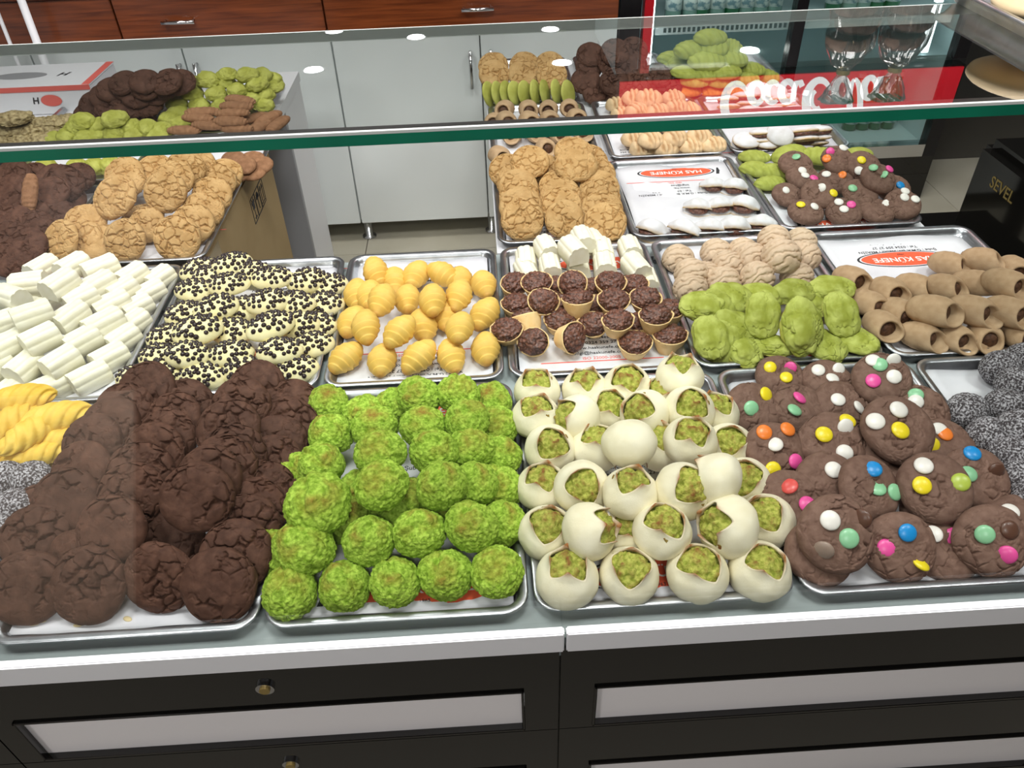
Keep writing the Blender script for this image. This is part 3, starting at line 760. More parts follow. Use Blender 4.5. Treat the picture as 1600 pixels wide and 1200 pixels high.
for k in range(3):
    a_, b_ = wx[k], wx[k + 1]
    e = obj('drawer_unit', None, None, ((a_ + b_) / 2, CY, ZD1)); tag(e, wn[k], 'drawer', 'mahogany drawers')
    ox, oy, oz = e.location
    MB().box(a_ - ox + .001, b_ - ox - .001, 0.02, 0.5, 0.021, ZW1 - oz).build('carcass', M['wood'], e)
    d = MB().box(a_ - ox + 0.003, b_ - ox - 0.003, -0.004, 0.016, 0.006, ZW1 - oz - 0.004).build('drawer_front', M['wood'], e, bevel=0.002)
    if k == 1: p, q = atY(256, 33, CY), atY(307, 30, CY)
    elif k == 2: p, q = atY(721, 13, CY), atY(771, 10, CY)
    else: continue
    zc = (p.z + q.z) / 2
    handle(d, (p.x - ox, -0.004, zc - oz), (q.x - ox, -0.004, zc - oz), 0.006, 0.026)
wt = MB().box(edges[0], wx[3], CY - 0.02, CY + 0.52, ZW1 + .001, ZW1 + 0.035).build('worktop', M['wood'], bevel=0.003)
tag(wt, 'mahogany worktop over the drawers along the back', 'worktop')
# white tubular stand in the far left corner
e = obj('tube_stand', None, None, (0, 0, 0)); tag(e, 'white tubular metal stand in front of mahogany drawers, far left', 'stand')
p0 = atY(57, 64, CY - 0.08); p1 = atY(33, 0, CY - 0.08)
dx = (p1.x - p0.x) / (p1.z - p0.z)
leg1 = lambda z, o_=0: (p0.x + dx * (z - p0.z) + o_, CY - 0.08, z)
MB().cyl(leg1(FZ), leg1(0.3), 0.012, 14).build('leg', M['white_board'], e, smooth=True)
MB().cyl(leg1(FZ, -0.085), leg1(0.3, -0.085), 0.006, 14).build('leg', M['white_board'], e, smooth=True)
MB().box(leg1(.3)[0] - .12, leg1(.3)[0] + .03, CY - .17, CY - .02, .3, .315).build('plate', M['white_board'], e)

# ------------------------------------------------------------------ drinks fridge
FY = 2.381
fx0, fx1 = atY(970, 10, FY).x, atY(1437, 310, FY).x
ZS0 = mirror_pt(1300, 116, FY - .02).z - 0.03; ZS1 = ZS0 + 0.34
fr = obj('drinks_fridge', None, None, ((fx0 + fx1) / 2, FY, FZ)); tag(fr, 'tall red and black glass door drinks fridge behind the trays', 'fridge')
ox, oy, oz = fr.location
def fb(name, x0, x1, y0, y1, z0, z1, m_, par=fr, bevel=0): return MB().box(x0 - ox, x1 - ox, y0 - oy, y1 - oy, z0 - oz, z1 - oz).build(name, M[m_], par, bevel=bevel)
xr = atY(1012, 60, FY).x
zb = atY(1300, 240, FY).z
fb('base', fx0, fx1, FY, FY + 0.6, FZ, zb - 0.03, 'gloss_black')
fb('door_frame', fx0, xr - 0.03, FY, FY + 0.05, zb - 0.03, ZS0, 'fridge_black')
fb('red_trim', xr - 0.02, xr + 0.012, FY - 0.008, FY + 0.04, zb - 0.03, ZS0, 'fridge_red')
fb('door_frame', fx1 - 0.05, fx1, FY, FY + 0.05, zb - 0.03, ZS0, 'fridge_black')
fb('door_frame', xr + .01, fx1 - 0.05, FY, FY + 0.05, zb - 0.03, zb + 0.02, 'chrome')
xm = atY(1245, 60, FY).x
fb('door_frame', xm - 0.02, xm + 0.02, FY, FY + 0.05, zb + .02, ZS0, 'fridge_black')
fb('back_panel', fx0, fx1, FY + 0.55, FY + 0.6, zb - 0.03, ZS0, 'fridge_in')
fb('side_panel', fx0, fx0 + 0.03, FY + 0.05, FY + 0.55, zb - .03, ZS0, 'fridge_in')
fb('side_panel', fx1 - 0.03, fx1, FY + 0.05, FY + 0.55, zb - .03, ZS0, 'fridge_in')
fb('bottom_panel', fx0 + .03, fx1 - .03, FY + 0.05, FY + 0.55, zb - .03, zb, 'fridge_in')
fb('top_panel', fx0, fx1, FY + 0.05, FY + 0.6, ZS0, ZS0 + 0.02, 'fridge_in')
lamp_p = atY(1172, 77, 2.5)
lp = mirror_pt(1172, 77, 2.58)
MB().lathe([(0.035, 0.0), (0.038, 0.006), (0.02, 0.012), (0.006, 0.013), (0.006, ZS0 - lp.z)], 24).build('puck_lamp', M['lamp'], fr, smooth=True).location = Vector((lp.x - ox, lp.y - oy, lp.z - oz))
SH = [atY(1130, 22, 2.62).z, atY(1130, 22, 2.62).z + 0.36, zb + 0.30 - 0.12]
for zz in (SH[0], SH[1]):
    fb('shelf', fx0 + 0.03, fx1 - 0.03, FY + 0.12, FY + 0.54, zz - 0.012, zz, 'fridge_in')
    fb('shelf_edge', xr + 0.05, fx1 - 0.04, FY + 0.11, FY + 0.125, zz - 0.03, zz + 0.004, 'ledge')
rail = MB()
for i in range(26): rail.box(xr + 0.08 + 0.018 * i - ox, xr + 0.09 + 0.018 * i - ox, FY + 0.1085 - oy, FY + 0.112 - oy, SH[0] - 0.022 - oz, SH[0] - 0.006 - oz)
rr_ = rail.build('price_rail_slots', M['rubber'], fr); rr_['kind'] = 'stuff'
fb('header', fx0, fx1, FY - 0.01, FY + 0.5, ZS0 + 0.02, ZS1, 'fridge_black')
hd = fb('sign_face', fx0 + 0.01, fx1 - 0.01, FY - 0.02, FY - 0.01, ZS0 + 0.025, ZS1 - 0.02, 'coke_red')
led_x = atY(1462, 3, FY + .08).x
fb('led_strip', led_x - 0.012, led_x + 0.012, FY + 0.052, FY + 0.07, 0.0, ZS0 - 0.01, 'led')
fb('led_strip', xr + 0.02, xr + 0.03, FY + 0.056, FY + 0.07, zb + .05, ZS0 - 0.01, 'led')  # second strip, added to brighten the fridge interior
fb('glass_door', xr + .012, xm - .02, FY + .02, FY + .026, zb + .02, ZS0, 'glass')
fb('glass_door', xm + .02, fx1 - .05, FY + .02, FY + .026, zb + .02, ZS0, 'glass')
# script lettering on the sign
def ribbon(mb, pts, w, y, thick=0.004):
    n = len(pts); L_ = []; R_ = []
    for i, (x, z) in enumerate(pts):
        a = Vector(pts[max(0, i - 1)]); b = Vector(pts[min(n - 1, i + 1)]); d = (b - a); d = d / (d.length or 1); nn = Vector((-d.y, d.x))
        ww = w[i] if isinstance(w, list) else w
        L_.append((x + nn.x * ww / 2, z + nn.y * ww / 2)); R_.append((x - nn.x * ww / 2, z - nn.y * ww / 2))
    V = [(x, y, z) for x, z in L_] + [(x, y, z) for x, z in R_] + [(x, y + thick, z) for x, z in L_] + [(x, y + thick, z) for x, z in R_]
    F = []
    for i in range(n - 1):
        F += [(i, n + i, n + i + 1, i + 1), (2 * n + i, 2 * n + i + 1, 3 * n + i + 1, 3 * n + i), (i, i + 1, 2 * n + i + 1, 2 * n + i), (n + i, 3 * n + i, 3 * n + i + 1, n + i + 1)]
    mb.add(V, F)
def arc(cx_, cz, rx, rz, a0, a1, n=22, sh=0.18):
    return [(cx_ + rx * math.cos(math.radians(a0 + (a1 - a0) * i / n)) + sh * rz * math.sin(math.radians(a0 + (a1 - a0) * i / n)), cz + rz * math.sin(math.radians(a0 + (a1 - a0) * i / n))) for i in range(n + 1)]
cl = mirror_pt(1130, 165, FY - .02); cr_ = mirror_pt(1372, 150, FY - .02); cb = mirror_pt(1300, 124, FY - .02)
LX, LW, BZ = cl.x, cr_.x - cl.x, cb.z
u = LW / 8.6
LETTERS = []
def glyph(strokes):
    mb = MB()
    for pts, w in strokes: ribbon(mb, [(LX + x * u - ox, BZ + z * u - oz) for x, z in pts], [ww * u * 1.35 for ww in w] if isinstance(w, list) else w * u * 1.35, FY - 0.024 - oy)
    g = mb.build('letter', M['sign_white'], hd); return g
def tap(n, a, b): return [a + (b - a) * math.sin(PI * i / (n - 1)) for i in range(n)]
glyph([(arc(0.75, 1.15, 0.7, 1.15, 50, 330), tap(23, 0.12, 0.36)), (arc(1.0, 2.0, 0.35, 0.3, -60, 120, 12), 0.14)])
glyph([(arc(1.75, 0.55, 0.36, 0.55, 0, 360), tap(23, 0.16, 0.3))])
glyph([(arc(2.65, 0.55, 0.36, 0.55, 50, 320), tap(23, 0.14, 0.3))])
glyph([(arc(3.45, 0.55, 0.36, 0.55, 0, 360), tap(23, 0.14, 0.3)), ([(3.85, 1.1), (3.78, 0.4), (3.85, 0.08), (4.05, 0.05), (4.2, 0.3)], 0.22)])
glyph([([(4.3, 0.62), (4.62, 0.68)], 0.2)])
glyph([(arc(5.3, 1.15, 0.7, 1.15, 50, 330), tap(23, 0.12, 0.36)), (arc(5.2, 1.05, 0.32, 0.5, 60, 250, 12), 0.16)])
glyph([(arc(6.45, 0.6, 0.38, 0.6, 0, 360), tap(23, 0.16, 0.3))])
glyph([(arc(7.35, 1.25, 0.3, 1.2, -95, 265, 26, .25), tap(27, 0.14, 0.26))])
glyph([(arc(8.0, 0.55, 0.34, 0.55, 0, 360), tap(23, 0.14, 0.3)), ([(8.42, 1.1), (8.34, 0.4), (8.4, 0.08), (8.6, 0.1)], 0.24)])
# bottles on the shelf
def bottle(x, y, z, glassm, label, i, n):
    e = obj('bottle', None, None, (x, y, z))
    MB().lathe([(0.027, 0), (0.031, 0.004), (0.031, 0.12), (0.026, 0.15), (0.013, 0.185), (0.0125, 0.22)], 22).build('glass', M[glassm], e, smooth=True)
    MB().lathe([(0.0316, 0.03), (0.0316, 0.105)], 22).build('label', M['bottle_label'], e, smooth=True)
    MB().lathe([(0.0145, 0.214), (0.0145, 0.231)], 16).build('cap', M['cap'], e)
    tag(e, label, 'bottle', 'bottles on the fridge shelf')
bx_list = [1052, 1078, 1096, 1120, 1143, 1165, 1187, 1208, 1300, 1324, 1345, 1366, 1390]
BN = ['bottle_clear', 'bottle_clear', 'bottle_green', 'bottle_clear', 'bottle_green', 'bottle_clear', 'bottle_clear', 'bottle_clear', 'bottle_green', 'bottle_clear', 'bottle_clear', 'bottle_green', 'bottle_green']
for i, (bx, gm) in enumerate(zip(bx_list, BN)):
    p = atY(bx, 15, 2.60)
    cnm = 'green' if 'green' in gm else 'clear'
    bottle(p.x, 2.60, SH[0] + .0005, gm, f'{cnm} labelled bottle on the fridge shelf, {ORD[i] if i < 12 else "thirteenth"} from the left', i, 13)
for i, bx in enumerate((1352, 1372, 1392, 1412)):
    p = atY(bx, 100, 2.62)
    bottle(p.x, 2.62, zb + .0005, 'bottle_green', f'dark green bottle on the fridge bottom, {ORD[i]} from the left', i, 4)

# ------------------------------------------------------------------ display case: deck, glass, ledge, front
CX0, CX1 = -1.0, 1.245
case = obj('display_case', None, None, (0.35, -0.05, FZ)); tag(case, 'long pastry display case with black and white drawer front', 'display case')
ox, oy, oz = case.location
def cb_(name, x0, x1, y0, y1, z0, z1, m_, par=None, bevel=0.0): return MB().box(x0 - ox, x1 - ox, y0 - oy, y1 - oy, z0 - oz, z1 - oz).build(name, M[m_], par or case, bevel=bevel)
cb_('deck', CX0, CX1, -0.045, 0.825, -0.03, DZ - 0.0005, 'deck')
FF = -0.05           # plane of the drawer fronts
jx = atY(883, 990, FF).x
cb_('ledge_rail', CX0, jx - 0.0012, FF - 0.006, -0.0455, -0.006, 0.029, 'ledge', bevel=0.0015)
cb_('ledge_rail', jx + 0.0012, CX1, FF - 0.006, -0.0455, -0.006, 0.029, 'ledge', bevel=0.0015)
cb_('body', CX0, CX1, FF + 0.0205, 0.82, FZ + 0.08, -0.031, 'gloss_black')
cb_('plinth', CX0 + .05, CX1 - .05, 0.02, 0.75, FZ, FZ + 0.08, 'rubber')
def z_(px, py): return atY(px, py, FF).z
def x_(px, py): return atY(px, py, FF).x
xL = x_(45, 1158); xa = x_(820, 1110); xb = x_(927, 1100)
zt, zbm = -0.091, -0.183; zt2 = -0.288
drw = [(xL - 0.03, (xa + xb) / 2 - 0.001, xL, xa), ((xa + xb) / 2 + 0.001, 1.10, xb, 1.02), (1.102, CX1, 1.14, CX1 - .03), (CX0, xL - 0.032, CX0 + .05, xL - 0.075)]
for k, (a_, b_, pa, pb) in enumerate(drw):
    for (top, ptop, pbot, bot) in ((-0.0065, zt, zbm, -0.19), (-0.1915, zt2, -0.385, -0.395)):
        fr_ = MB()
        fr_.box(a_ - ox, b_ - ox, FF - oy, FF + 0.018 - oy, ptop - oz, top - oz)
        fr_.box(a_ - ox, b_ - ox, FF - oy, FF + 0.018 - oy, bot - oz, pbot - oz)
        fr_.box(a_ - ox, pa - ox, FF - oy, FF + 0.018 - oy, pbot - oz, ptop - oz)
        fr_.box(pb - ox, b_ - ox, FF - oy, FF + 0.018 - oy, pbot - oz, ptop - oz)
        f_ = fr_.build('drawer_front', M['gloss_black'], case)
        MB().box(pa - ox, pb - ox, FF + 0.006 - oy, FF + 0.0195 - oy, pbot - oz, ptop - oz).build('inset_panel', M['panel_white'], f_)
        tr = MB(); w_ = 0.0035
        for (q0, q1, r0, r1) in ((pa, pb, ptop - w_, ptop), (pa, pb, pbot, pbot + w_), (pa, pa + w_, pbot, ptop), (pb - w_, pb, pbot, ptop)):
            tr.box(q0 - ox, q1 - ox, FF - 0.003 - oy, FF + 0.006 - oy, r0 - oz, r1 - oz)
        tr.build('bead', M['gloss_black'], f_, bevel=0.0008, seg=1)
        if k == 0:
            lz = -0.048 if top > -0.1 else -0.233; lx = x_(415, 1073) if top > -0.1 else x_(455, 1191)
            lk = MB().cyl((lx - ox, FF - oy + .002, lz - oz), (lx - ox, FF - 0.004 - oy, lz - oz), 0.0105, 24).build('lock', M['chrome'], f_, smooth=False)
            MB().cyl((lx - ox, FF - 0.003 - oy, lz - oz), (lx - ox, FF - 0.0065 - oy, lz - oz), 0.006, 18).build('lock_core', M['gilt'], f_)
            lk['label'] = 'round chrome drawer lock'
# glass
GT = 0.0125; GY0 = (at(0, 228, GH).y + at(1600, 163, GH).y) / 2; GY1 = (at(0, 68, GH).y + at(1468, 8, GH).y) / 2
top = obj('top_glass', None, None, (0.35, GY0, GH)); tag(top, 'thick clear glass top of the case with green front edge', 'glass top')
tx, ty, tz = top.location
def tb(name, x0, x1, y0, y1, z0, z1, m_, bevel=0): return MB().box(x0 - tx, x1 - tx, y0 - ty, y1 - ty, z0 - tz, z1 - tz).build(name, M[m_], top, bevel=bevel)
GLX = 1.245
gp = tb('pane', CX0, GLX, GY0 + 0.004, GY1 - 0.003, GH - GT + .001, GH, 'glass_clear')
gp.data.materials.append(M['glass_top'])
for p_ in gp.data.polygons:
    if p_.normal.z > 0.9: p_.material_index = 1
tb('front_edge', CX0, GLX, GY0, GY0 + 0.004, GH - GT, GH - 0.0025, 'glass_edge')
tb('edge_highlight', CX0, GLX, GY0, GY0 + 0.004, GH - 0.0025, GH + 0.0002, 'edge_white')  # pale strip paints the highlight line along the glass edge
tb('edge_refraction_band', CX0, GLX, GY0 + 0.0045, GY0 + 0.0165, GH - 0.0022, GH - 0.0012, 'edge_refracted')  # dark strip paints the refracted look of the glass edge as colour
tb('back_edge', CX0, GLX, GY1 - 0.003, GY1, GH - GT, GH, 'edge_white')
p0 = Vector((0, -0.037, 0.0005)); p1 = Vector((0, GY0 + 0.010, GH - GT - 0.0005)); d = (p1 - p0).normalized(); nn = Vector((0, -d.z, d.y)) * 0.006
mb = MB(); V = []
for x in (CX0, GLX):
    for p in (p0 + nn * 0, p1, p1 - nn, p0 - nn): V.append((x, p.y, p.z))
mb.add(V, [(0, 1, 2, 3), (7, 6, 5, 4), (0, 4, 5, 1), (2, 6, 7, 3), (1, 5, 6, 2), (0, 3, 7, 4)])
fp = mb.build('front_pane', M['pane']); MB().box(CX0, GLX, -0.0450, -0.0385, DZ, 0.006).build('bottom_seal', M['seal'], fp); tag(fp, 'sloping clear front pane over the pastry trays', 'glass pane')

# ------------------------------------------------------------------ counters behind the case
rc = MB().box(0.30, 1.172, 0.832, 2.02, DZ - 0.028, DZ - 0.0006).build('shelf_board', M['white_board'])
tag(rc, 'white board carrying the right hand block of trays', 'shelf')
for i, (xx, yy) in enumerate(((0.62, 0.95), (1.05, 0.95), (0.62, 1.9), (1.05, 1.9))):
    MB().box(xx, xx + 0.05, yy, yy + 0.05, FZ + .0006, DZ - 0.029).build('leg', M['gloss_black'], rc)
lc = obj('back_counter', None, None, (-1.0, 1.75, FZ)); tag(lc, 'white counter at back left with grey front panel', 'counter')
ox, oy, oz = lc.location
gx = atY(474, 317, 1.75).x
MB().box(-2.2 - ox, gx - ox, 0, 0.02, 0, DZ - 0.03 - oz).build('front_panel', M['grey'], lc)
MB().box(-2.2 - ox, gx - ox, 0.021, 0.28, 0, DZ - 0.03 - oz).build('body', M['white_board'], lc)
MB().box(-2.2 - ox, -0.285 - ox, 1.51 - oy, 2.03 - oy, DZ - 0.0295 - oz, DZ - 0.0008 - oz).build('top', M['white_board'], lc)
# carton under the left hand trays
ct = obj('carton_box', None, None, (-0.45, 1.2, -0.4)); tag(ct, 'brown cardboard carton with handling symbols under the left trays', 'carton')
MB().box(-0.25, 0.165, -0.32, 0.285, -0.02, 0.3985 + DZ).build('board', M['carton'], ct, bevel=0.003)
MB().box(0.02, 0.1655, -0.325, -0.24, 0.1, 0.375).build('tape', M['plastic'], ct)
sx = 0.1662
def carton_sign(py, w, h_, strokes, zc):
    mb = MB()
    def seg(a, b, th=0.0022):
        ay, az = a; by, bz = b; d_ = Vector((by - ay, bz - az)); L_ = d_.length or 1; nx_, nz_ = -d_.y / L_ * th / 2, d_.x / L_ * th / 2
        q = [(ay + nx_, az + nz_), (by + nx_, bz + nz_), (by - nx_, bz - nz_), (ay - nx_, az - nz_)]
        mb.add([(sx, y, z) for y, z in q] + [(sx - 0.0008, y, z) for y, z in q], [(0, 1, 2, 3)[::-1], (4, 5, 6, 7), (0, 4, 5, 1)[::-1], (1, 5, 6, 2)[::-1], (2, 6, 7, 3)[::-1], (3, 7, 4, 0)[::-1]])
    c = [(py, zc), (py + w, zc), (py + w, zc + h_), (py, zc + h_)]
    for a, b in zip(c, c[1:] + c[:1]): seg(a, b)
    for s_ in strokes: seg((py + s_[0] * w, zc + s_[1] * h_), (py + s_[2] * w, zc + s_[3] * h_), s_[4] if len(s_) > 4 else 0.0022)
    mb.build('handling_symbol', M['ink_black'], ct)
_d = ray(400, 350); _p = CAM + _d * ((-0.45 + sx - CAM.x) / _d.x); ya = _p.y - 1.2; zc = _p.z + 0.4
carton_sign(ya, 0.042, 0.06, [(.5, .15, .5, .45), (.3, .14, .7, .14, .004), (.5, .5, .5, .72, .016), (.5, .72, .5, .85, .024), (.35, .85, .3, .95), (.6, .85, .7, .95)], zc)
carton_sign(ya + 0.045, 0.042, 0.06, [(.5, .2, .5, .7), (.5, .2, .62, .16), (.2, .68, .8, .68, .008), (.3, .76, .7, .76, .008), (.42, .83, .58, .83, .006)], zc)
carton_sign(ya + 0.09, 0.042, 0.06, [(.3, .2, .3, .85), (.7, .2, .7, .85), (.3, .85, .18, .68), (.3, .85, .42, .68), (.7, .85, .58, .68), (.7, .85, .82, .68), (.15, .12, .85, .12)], zc)
# black appliance on the right
AX, AY1, AZ0 = 1.421, 1.145, -0.2
ap = obj('black_appliance', None, None, (AX + 0.2, AY1 - 0.3, AZ0)); tag(ap, 'black boxy appliance with gold lettering at the right edge', 'appliance')
MB().box(-0.2, 0.25, -0.3, 0.3, 0.004, 0.245).build('housing', M['gloss_black'], ap, bevel=0.022, seg=4)
MB().box(-0.19, 0.24, -0.29, 0.29, 0.0, 0.0035).build('foot', M['rubber'], ap)
MB().box(-0.11, 0.2, -0.25, 0.16, 0.2455, 0.36).build('clear_lid', M['plastic'], ap, bevel=0.02, seg=3)
bc = MB().box(1.26, 2.1, 0.35, 1.25, FZ + .0006, AZ0 - 0.001).build('low_counter', M['gloss_black'], bevel=0.004); tag(bc, 'low glossy black counter under the black appliance', 'counter')

# ------------------------------------------------------------------ text
def text_mesh(body, size, material, bold=0.0, align='CENTER', shear=0.0):
    cu = bpy.data.curves.new('txt', 'FONT'); cu.body = body; cu.size = size; cu.align_x = align; cu.align_y = 'CENTER'
    cu.offset = bold * size; cu.extrude = 0.0002; cu.shear = shear; cu.resolution_u = 3
    t = bpy.data.objects.new('txt', cu); COL.objects.link(t)
    dg = bpy.context.evaluated_depsgraph_get(); me = bpy.data.meshes.new_from_object(t.evaluated_get(dg))
    bpy.data.objects.remove(t); me.materials.clear(); me.materials.append(material); return me
def ellipse_mesh(a, b, material, h=0.0003, n=48):
    V = [(a * math.cos(2 * PI * i / n), b * math.sin(2 * PI * i / n), 0) for i in range(n)]; V += [(x, y, h) for x, y, _ in V]
    F = [(i, (i + 1) % n, n + (i + 1) % n, n + i) for i in range(n)] + [tuple(range(n))[::-1], tuple(range(n, 2 * n))]
    return mesh_from('oval', V, F, material, False)
t = obj('lettering', text_mesh('SEVEL', 0.036, M['gilt'], 0.01), ap)
pS = None
dS = ray(1565, 297); tt = (AX - 0.0008 - CAM.x) / dS.x; pS = CAM + dS * tt
t.matrix_basis = Matrix.Translation(pS - ap.location) @ Matrix(((0, 0, -1), (-1, 0, 0), (0, 1, 0))).to_4x4()
TX = dict(logo=text_mesh('HAS KÜNEFE', 0.021, M['ink_white'], 0.012), sub=text_mesh('1963', 0.007, M['ink_black']), H=text_mesh('H', 0.045, M['ink_black'], 0.03, shear=0.25),
          oval=ellipse_mesh(0.082, 0.0245, M['ink_orange']), swoosh=ellipse_mesh(0.090, 0.0290, M['ink_black'], 0.00015), white=ellipse_mesh(0.0855, 0.0265, M['paper'], 0.0002),
          a1=text_mesh('Şube : G.M.K Blv. Mezitli / MERSİN', 0.0105, M['ink_black'], 0.008), a2=text_mesh('www.haskunefe.com', 0.0105, M['ink_black'], 0.008),
          a3=text_mesh('bilgi@haskunefe.com', 0.0105, M['ink_black'], 0.008), iso=text_mesh('ISO 22000-2005', 0.0095, M['ink_red'], 0.008), tel=text_mesh('Tel : 0324 359 27 27', 0.0105, M['ink_black'], 0.008),
          bar=MB().box(-.1, .1, -.0012, .0012, 0, .0003).mesh('bar', M['ink_red']))
def stamp(paper, what, u_, v_, flip=False, zoff=0.0):
    a = PI if flip else 0; ca, sa = math.cos(a), math.sin(a)
    def p(key, name, du, dv, dz): 
        o = obj(name, TX[key], paper, (u_ + du * ca - dv * sa, v_ + du * sa + dv * ca, 0.0005 + dz + zoff), (0, 0, a)); return o
    if what == 'logo':
        p('swoosh', 'logo_outline', 0, 0, 0); p('white', 'logo_ring', 0, 0, 0.0001); p('oval', 'logo_oval', 0, 0, 0.0002); p('logo', 'logo_lettering', 0, 0.002, 0.0006); p('sub', 'logo_small_print', 0, -0.0155, 0.0006); p('H', 'logo_initial', -0.112, 0, 0.0002)
    if what == 'addr':
        p('a1', 'printed_address', 0, 0.026, 0); p('tel', 'printed_phone', 0, 0.012, 0); p('a2', 'printed_site', 0, -0.002, 0); p('a3', 'printed_mail', 0, -0.016, 0); p('iso', 'printed_standard', 0, -0.030, 0); p('bar', 'printed_rule', 0, -0.038, 0)

# ------------------------------------------------------------------ trays and their liners
def rrect(w, l, r, n=6):
    P = []
    for cx_, cy_, a0 in ((w / 2 - r, l / 2 - r, 0), (-w / 2 + r, l / 2 - r, 90), (-w / 2 + r, -l / 2 + r, 180), (w / 2 - r, -l / 2 + r, 270)):
        for i in range(n + 1):
            a = math.radians(a0 + 90 * i / n); P.append((cx_ + r * math.cos(a), cy_ + r * math.sin(a)))
    return P
_trays = {}
def tray_mesh(w, l):
    k = (round(w, 3), round(l, 3))
    if k not in _trays:
        V = []; F = []
        loops = [(0.018, 0.0), (0.010, 0.011), (0.003, 0.0165), (0.0, 0.0172), (0.0008, 0.019), (0.0025, 0.0198), (0.0095, 0.0192), (0.012, 0.0175), (0.0145, 0.012), (0.0185, 0.005), (0.0225, 0.003)]
        for ins, z in loops: V += [(x, y, z) for x, y in rrect(w - 2 * ins, l - 2 * ins, max(0.030 - ins, 0.008))]
        n = len(V) // len(loops)
        for q in range(len(loops) - 1): F += [(q * n + i, q * n + (i + 1) % n, (q + 1) * n + (i + 1) % n, (q + 1) * n + i) for i in range(n)]
        F += [tuple(range(n))[::-1], tuple(range((len(loops) - 1) * n, len(loops) * n))]
        _trays[k] = mesh_from('tray', V, F, M['steel'])
    return _trays[k]
def paper_mesh(w, l, seed):
    nx, ny = 14, 18; V = []; F = []
    for k in (1, 0):
        for i in range(nx + 1):
            for j in range(ny + 1):
                u_ = i / nx - .5; v_ = j / ny - .5; e_ = max(abs(u_), abs(v_)) * 2
                V.append((u_ * w, v_ * l, 0.0004 * k + 0.007 * max(0, e_ - 0.93) / 0.07 * (0.6 + 0.4 * math.sin(9 * u_ + 7 * v_ + seed))))
    n = (nx + 1) * (ny + 1); idx = lambda i, j: i * (ny + 1) + j
    for i in range(nx):
        for j in range(ny):
            F.append((idx(i, j), idx(i + 1, j), idx(i + 1, j + 1), idx(i, j + 1))); F.append((n + idx(i, j), n + idx(i, j + 1), n + idx(i + 1, j + 1), n + idx(i + 1, j)))
    ring = [idx(i, 0) for i in range(nx)] + [idx(nx, j) for j in range(ny)] + [idx(i, ny) for i in range(nx, 0, -1)] + [idx(0, j) for j in range(ny, 0, -1)]
    for a, b in zip(ring, ring[1:] + ring[:1]): F.append((a, n + a, n + b, b))
    return mesh_from('paper', V, F, M['paper'])
def tray(x0, x1, y0, y1, what, stamps=(), rz=0.0, z=DZ):
    w, l = x1 - x0 - 0.005, y1 - y0 - 0.005
    c = Vector(((x0 + x1) / 2, (y0 + y1) / 2, z))
    t_ = obj('pastry_tray', tray_mesh(w, l), None, c, (0, 0, math.radians(rz))); tag(t_, 'steel tray of ' + what, 'tray', 'steel pastry trays')
    p_ = obj('paper_liner', paper_mesh(w - 0.036, l - 0.036, x0 * 10 + y0), None, c + Vector((0, 0, 0.0034)), (0, 0, math.radians(rz)))
    tag(p_, 'printed white paper liner under the ' + what, 'paper liner', 'printed tray liners')
    for s_ in stamps: stamp(p_, *s_)
R1 = (-0.012, 0.41); R2 = (0.412, 0.822); R3 = (0.832, 1.205); R4 = (1.212, 1.60); R5 = (1.612, 2.0)
tray(-0.62, -0.31, *R1, 'yellow twists and coconut balls at far left')
tray(-0.31, 0.0, *R1, 'dark cocoa cookies in the front row', [('addr', 0, 0.1)])
tray(0.0, 0.31, *R1, 'bright green macaroons', [('logo', 0.01, 0.158), ('addr', 0.07, 0.02), ('logo', 0.03, -0.158)])
tray(0.31, 0.62, *R1, 'pale star-cut buns', [('logo', 0.0, 0.155), ('addr', 0, 0.0), ('logo', 0.0, -0.155)])
tray(0.62, 0.93, *R1, 'large candy button cookies in the front row', [('addr', -0.03, 0.13), ('addr', 0.02, -0.135)])
tray(0.93, 1.24, *R1, 'coconut balls at the right', [('addr', 0, 0.14, True)])
tray(-0.615, -0.302, *R2, 'white fluted fingers at the left', [('addr', 0.08, 0.03), ('logo', 0.02, 0.12, True)])
tray(-0.300, 0.008, *R2, 'cream cookies with chocolate chips', [('addr', 0.06, 0.14, True), ('logo', 0.0, -0.1)])
tray(0.010, 0.300, *R2, 'yellow ridged cocoon pastries', [('addr', 0.02, 0.145, True), ('addr', 0, -0.14, True)])
tray(0.302, 0.594, *R2, 'nut tartlets and white fingers', [('addr', 0.01, -0.115), ('logo', 0.05, 0.15, True)])
tray(0.596, 0.906, *R2, 'walnut shaped and lime green cookies', [('addr', 0.0, 0.13, True), ('logo', -0.02, -0.16)])
tray(0.908, 1.236, *R2, 'brown filled rolls at the right', [('logo', 0.0, 0.11, True), ('addr', 0.0, 0.165, True)])
tray(0.300, 0.566, *R3, 'golden cookies right of the gap', [('addr', 0, -0.1)])
tray(0.568, 0.866, *R3, 'sugar dusted folded pastries', [('logo', 0.01, 0.135, True), ('addr', -0.02, 0.05, True)])
tray(0.868, 1.166, *R3, 'candy cookies and green piped cookies', [('logo', 0, -0.15)])
tray(0.300, 0.566, *R4, 'brown rolls behind the golden cookies')
tray(0.580, 0.868, *R4, 'tan slashed buns', [('addr', -0.09, -0.14), ('logo', 0.0, -0.09, True)])
tray(0.872, 1.166, *R4, 'sugar dusted sandwich cookies', [('addr', -0.06, -0.12)])
tray(0.292, 0.558, *R5, 'golden cookies and green slices at the back')
tray(0.575, 0.85, *R5, 'dark cookies at the back right')
tray(0.862, 1.16, *R5, 'green and orange ridged cookies stacked in a pyramid')
tray(-0.585, -0.272, 0.832, 1.205, 'golden cookies on the carton', [('addr', 0.06, 0)])
tray(-0.90, -0.590, 0.832, 1.205, 'dark cookies on the far left')
tray(-0.545, -0.245, 1.225, 1.50, 'brown biscuits on the carton, behind golden cookies')
tray(-0.86, -0.55, 1.225, 1.50, 'small green lumps and nut clusters')
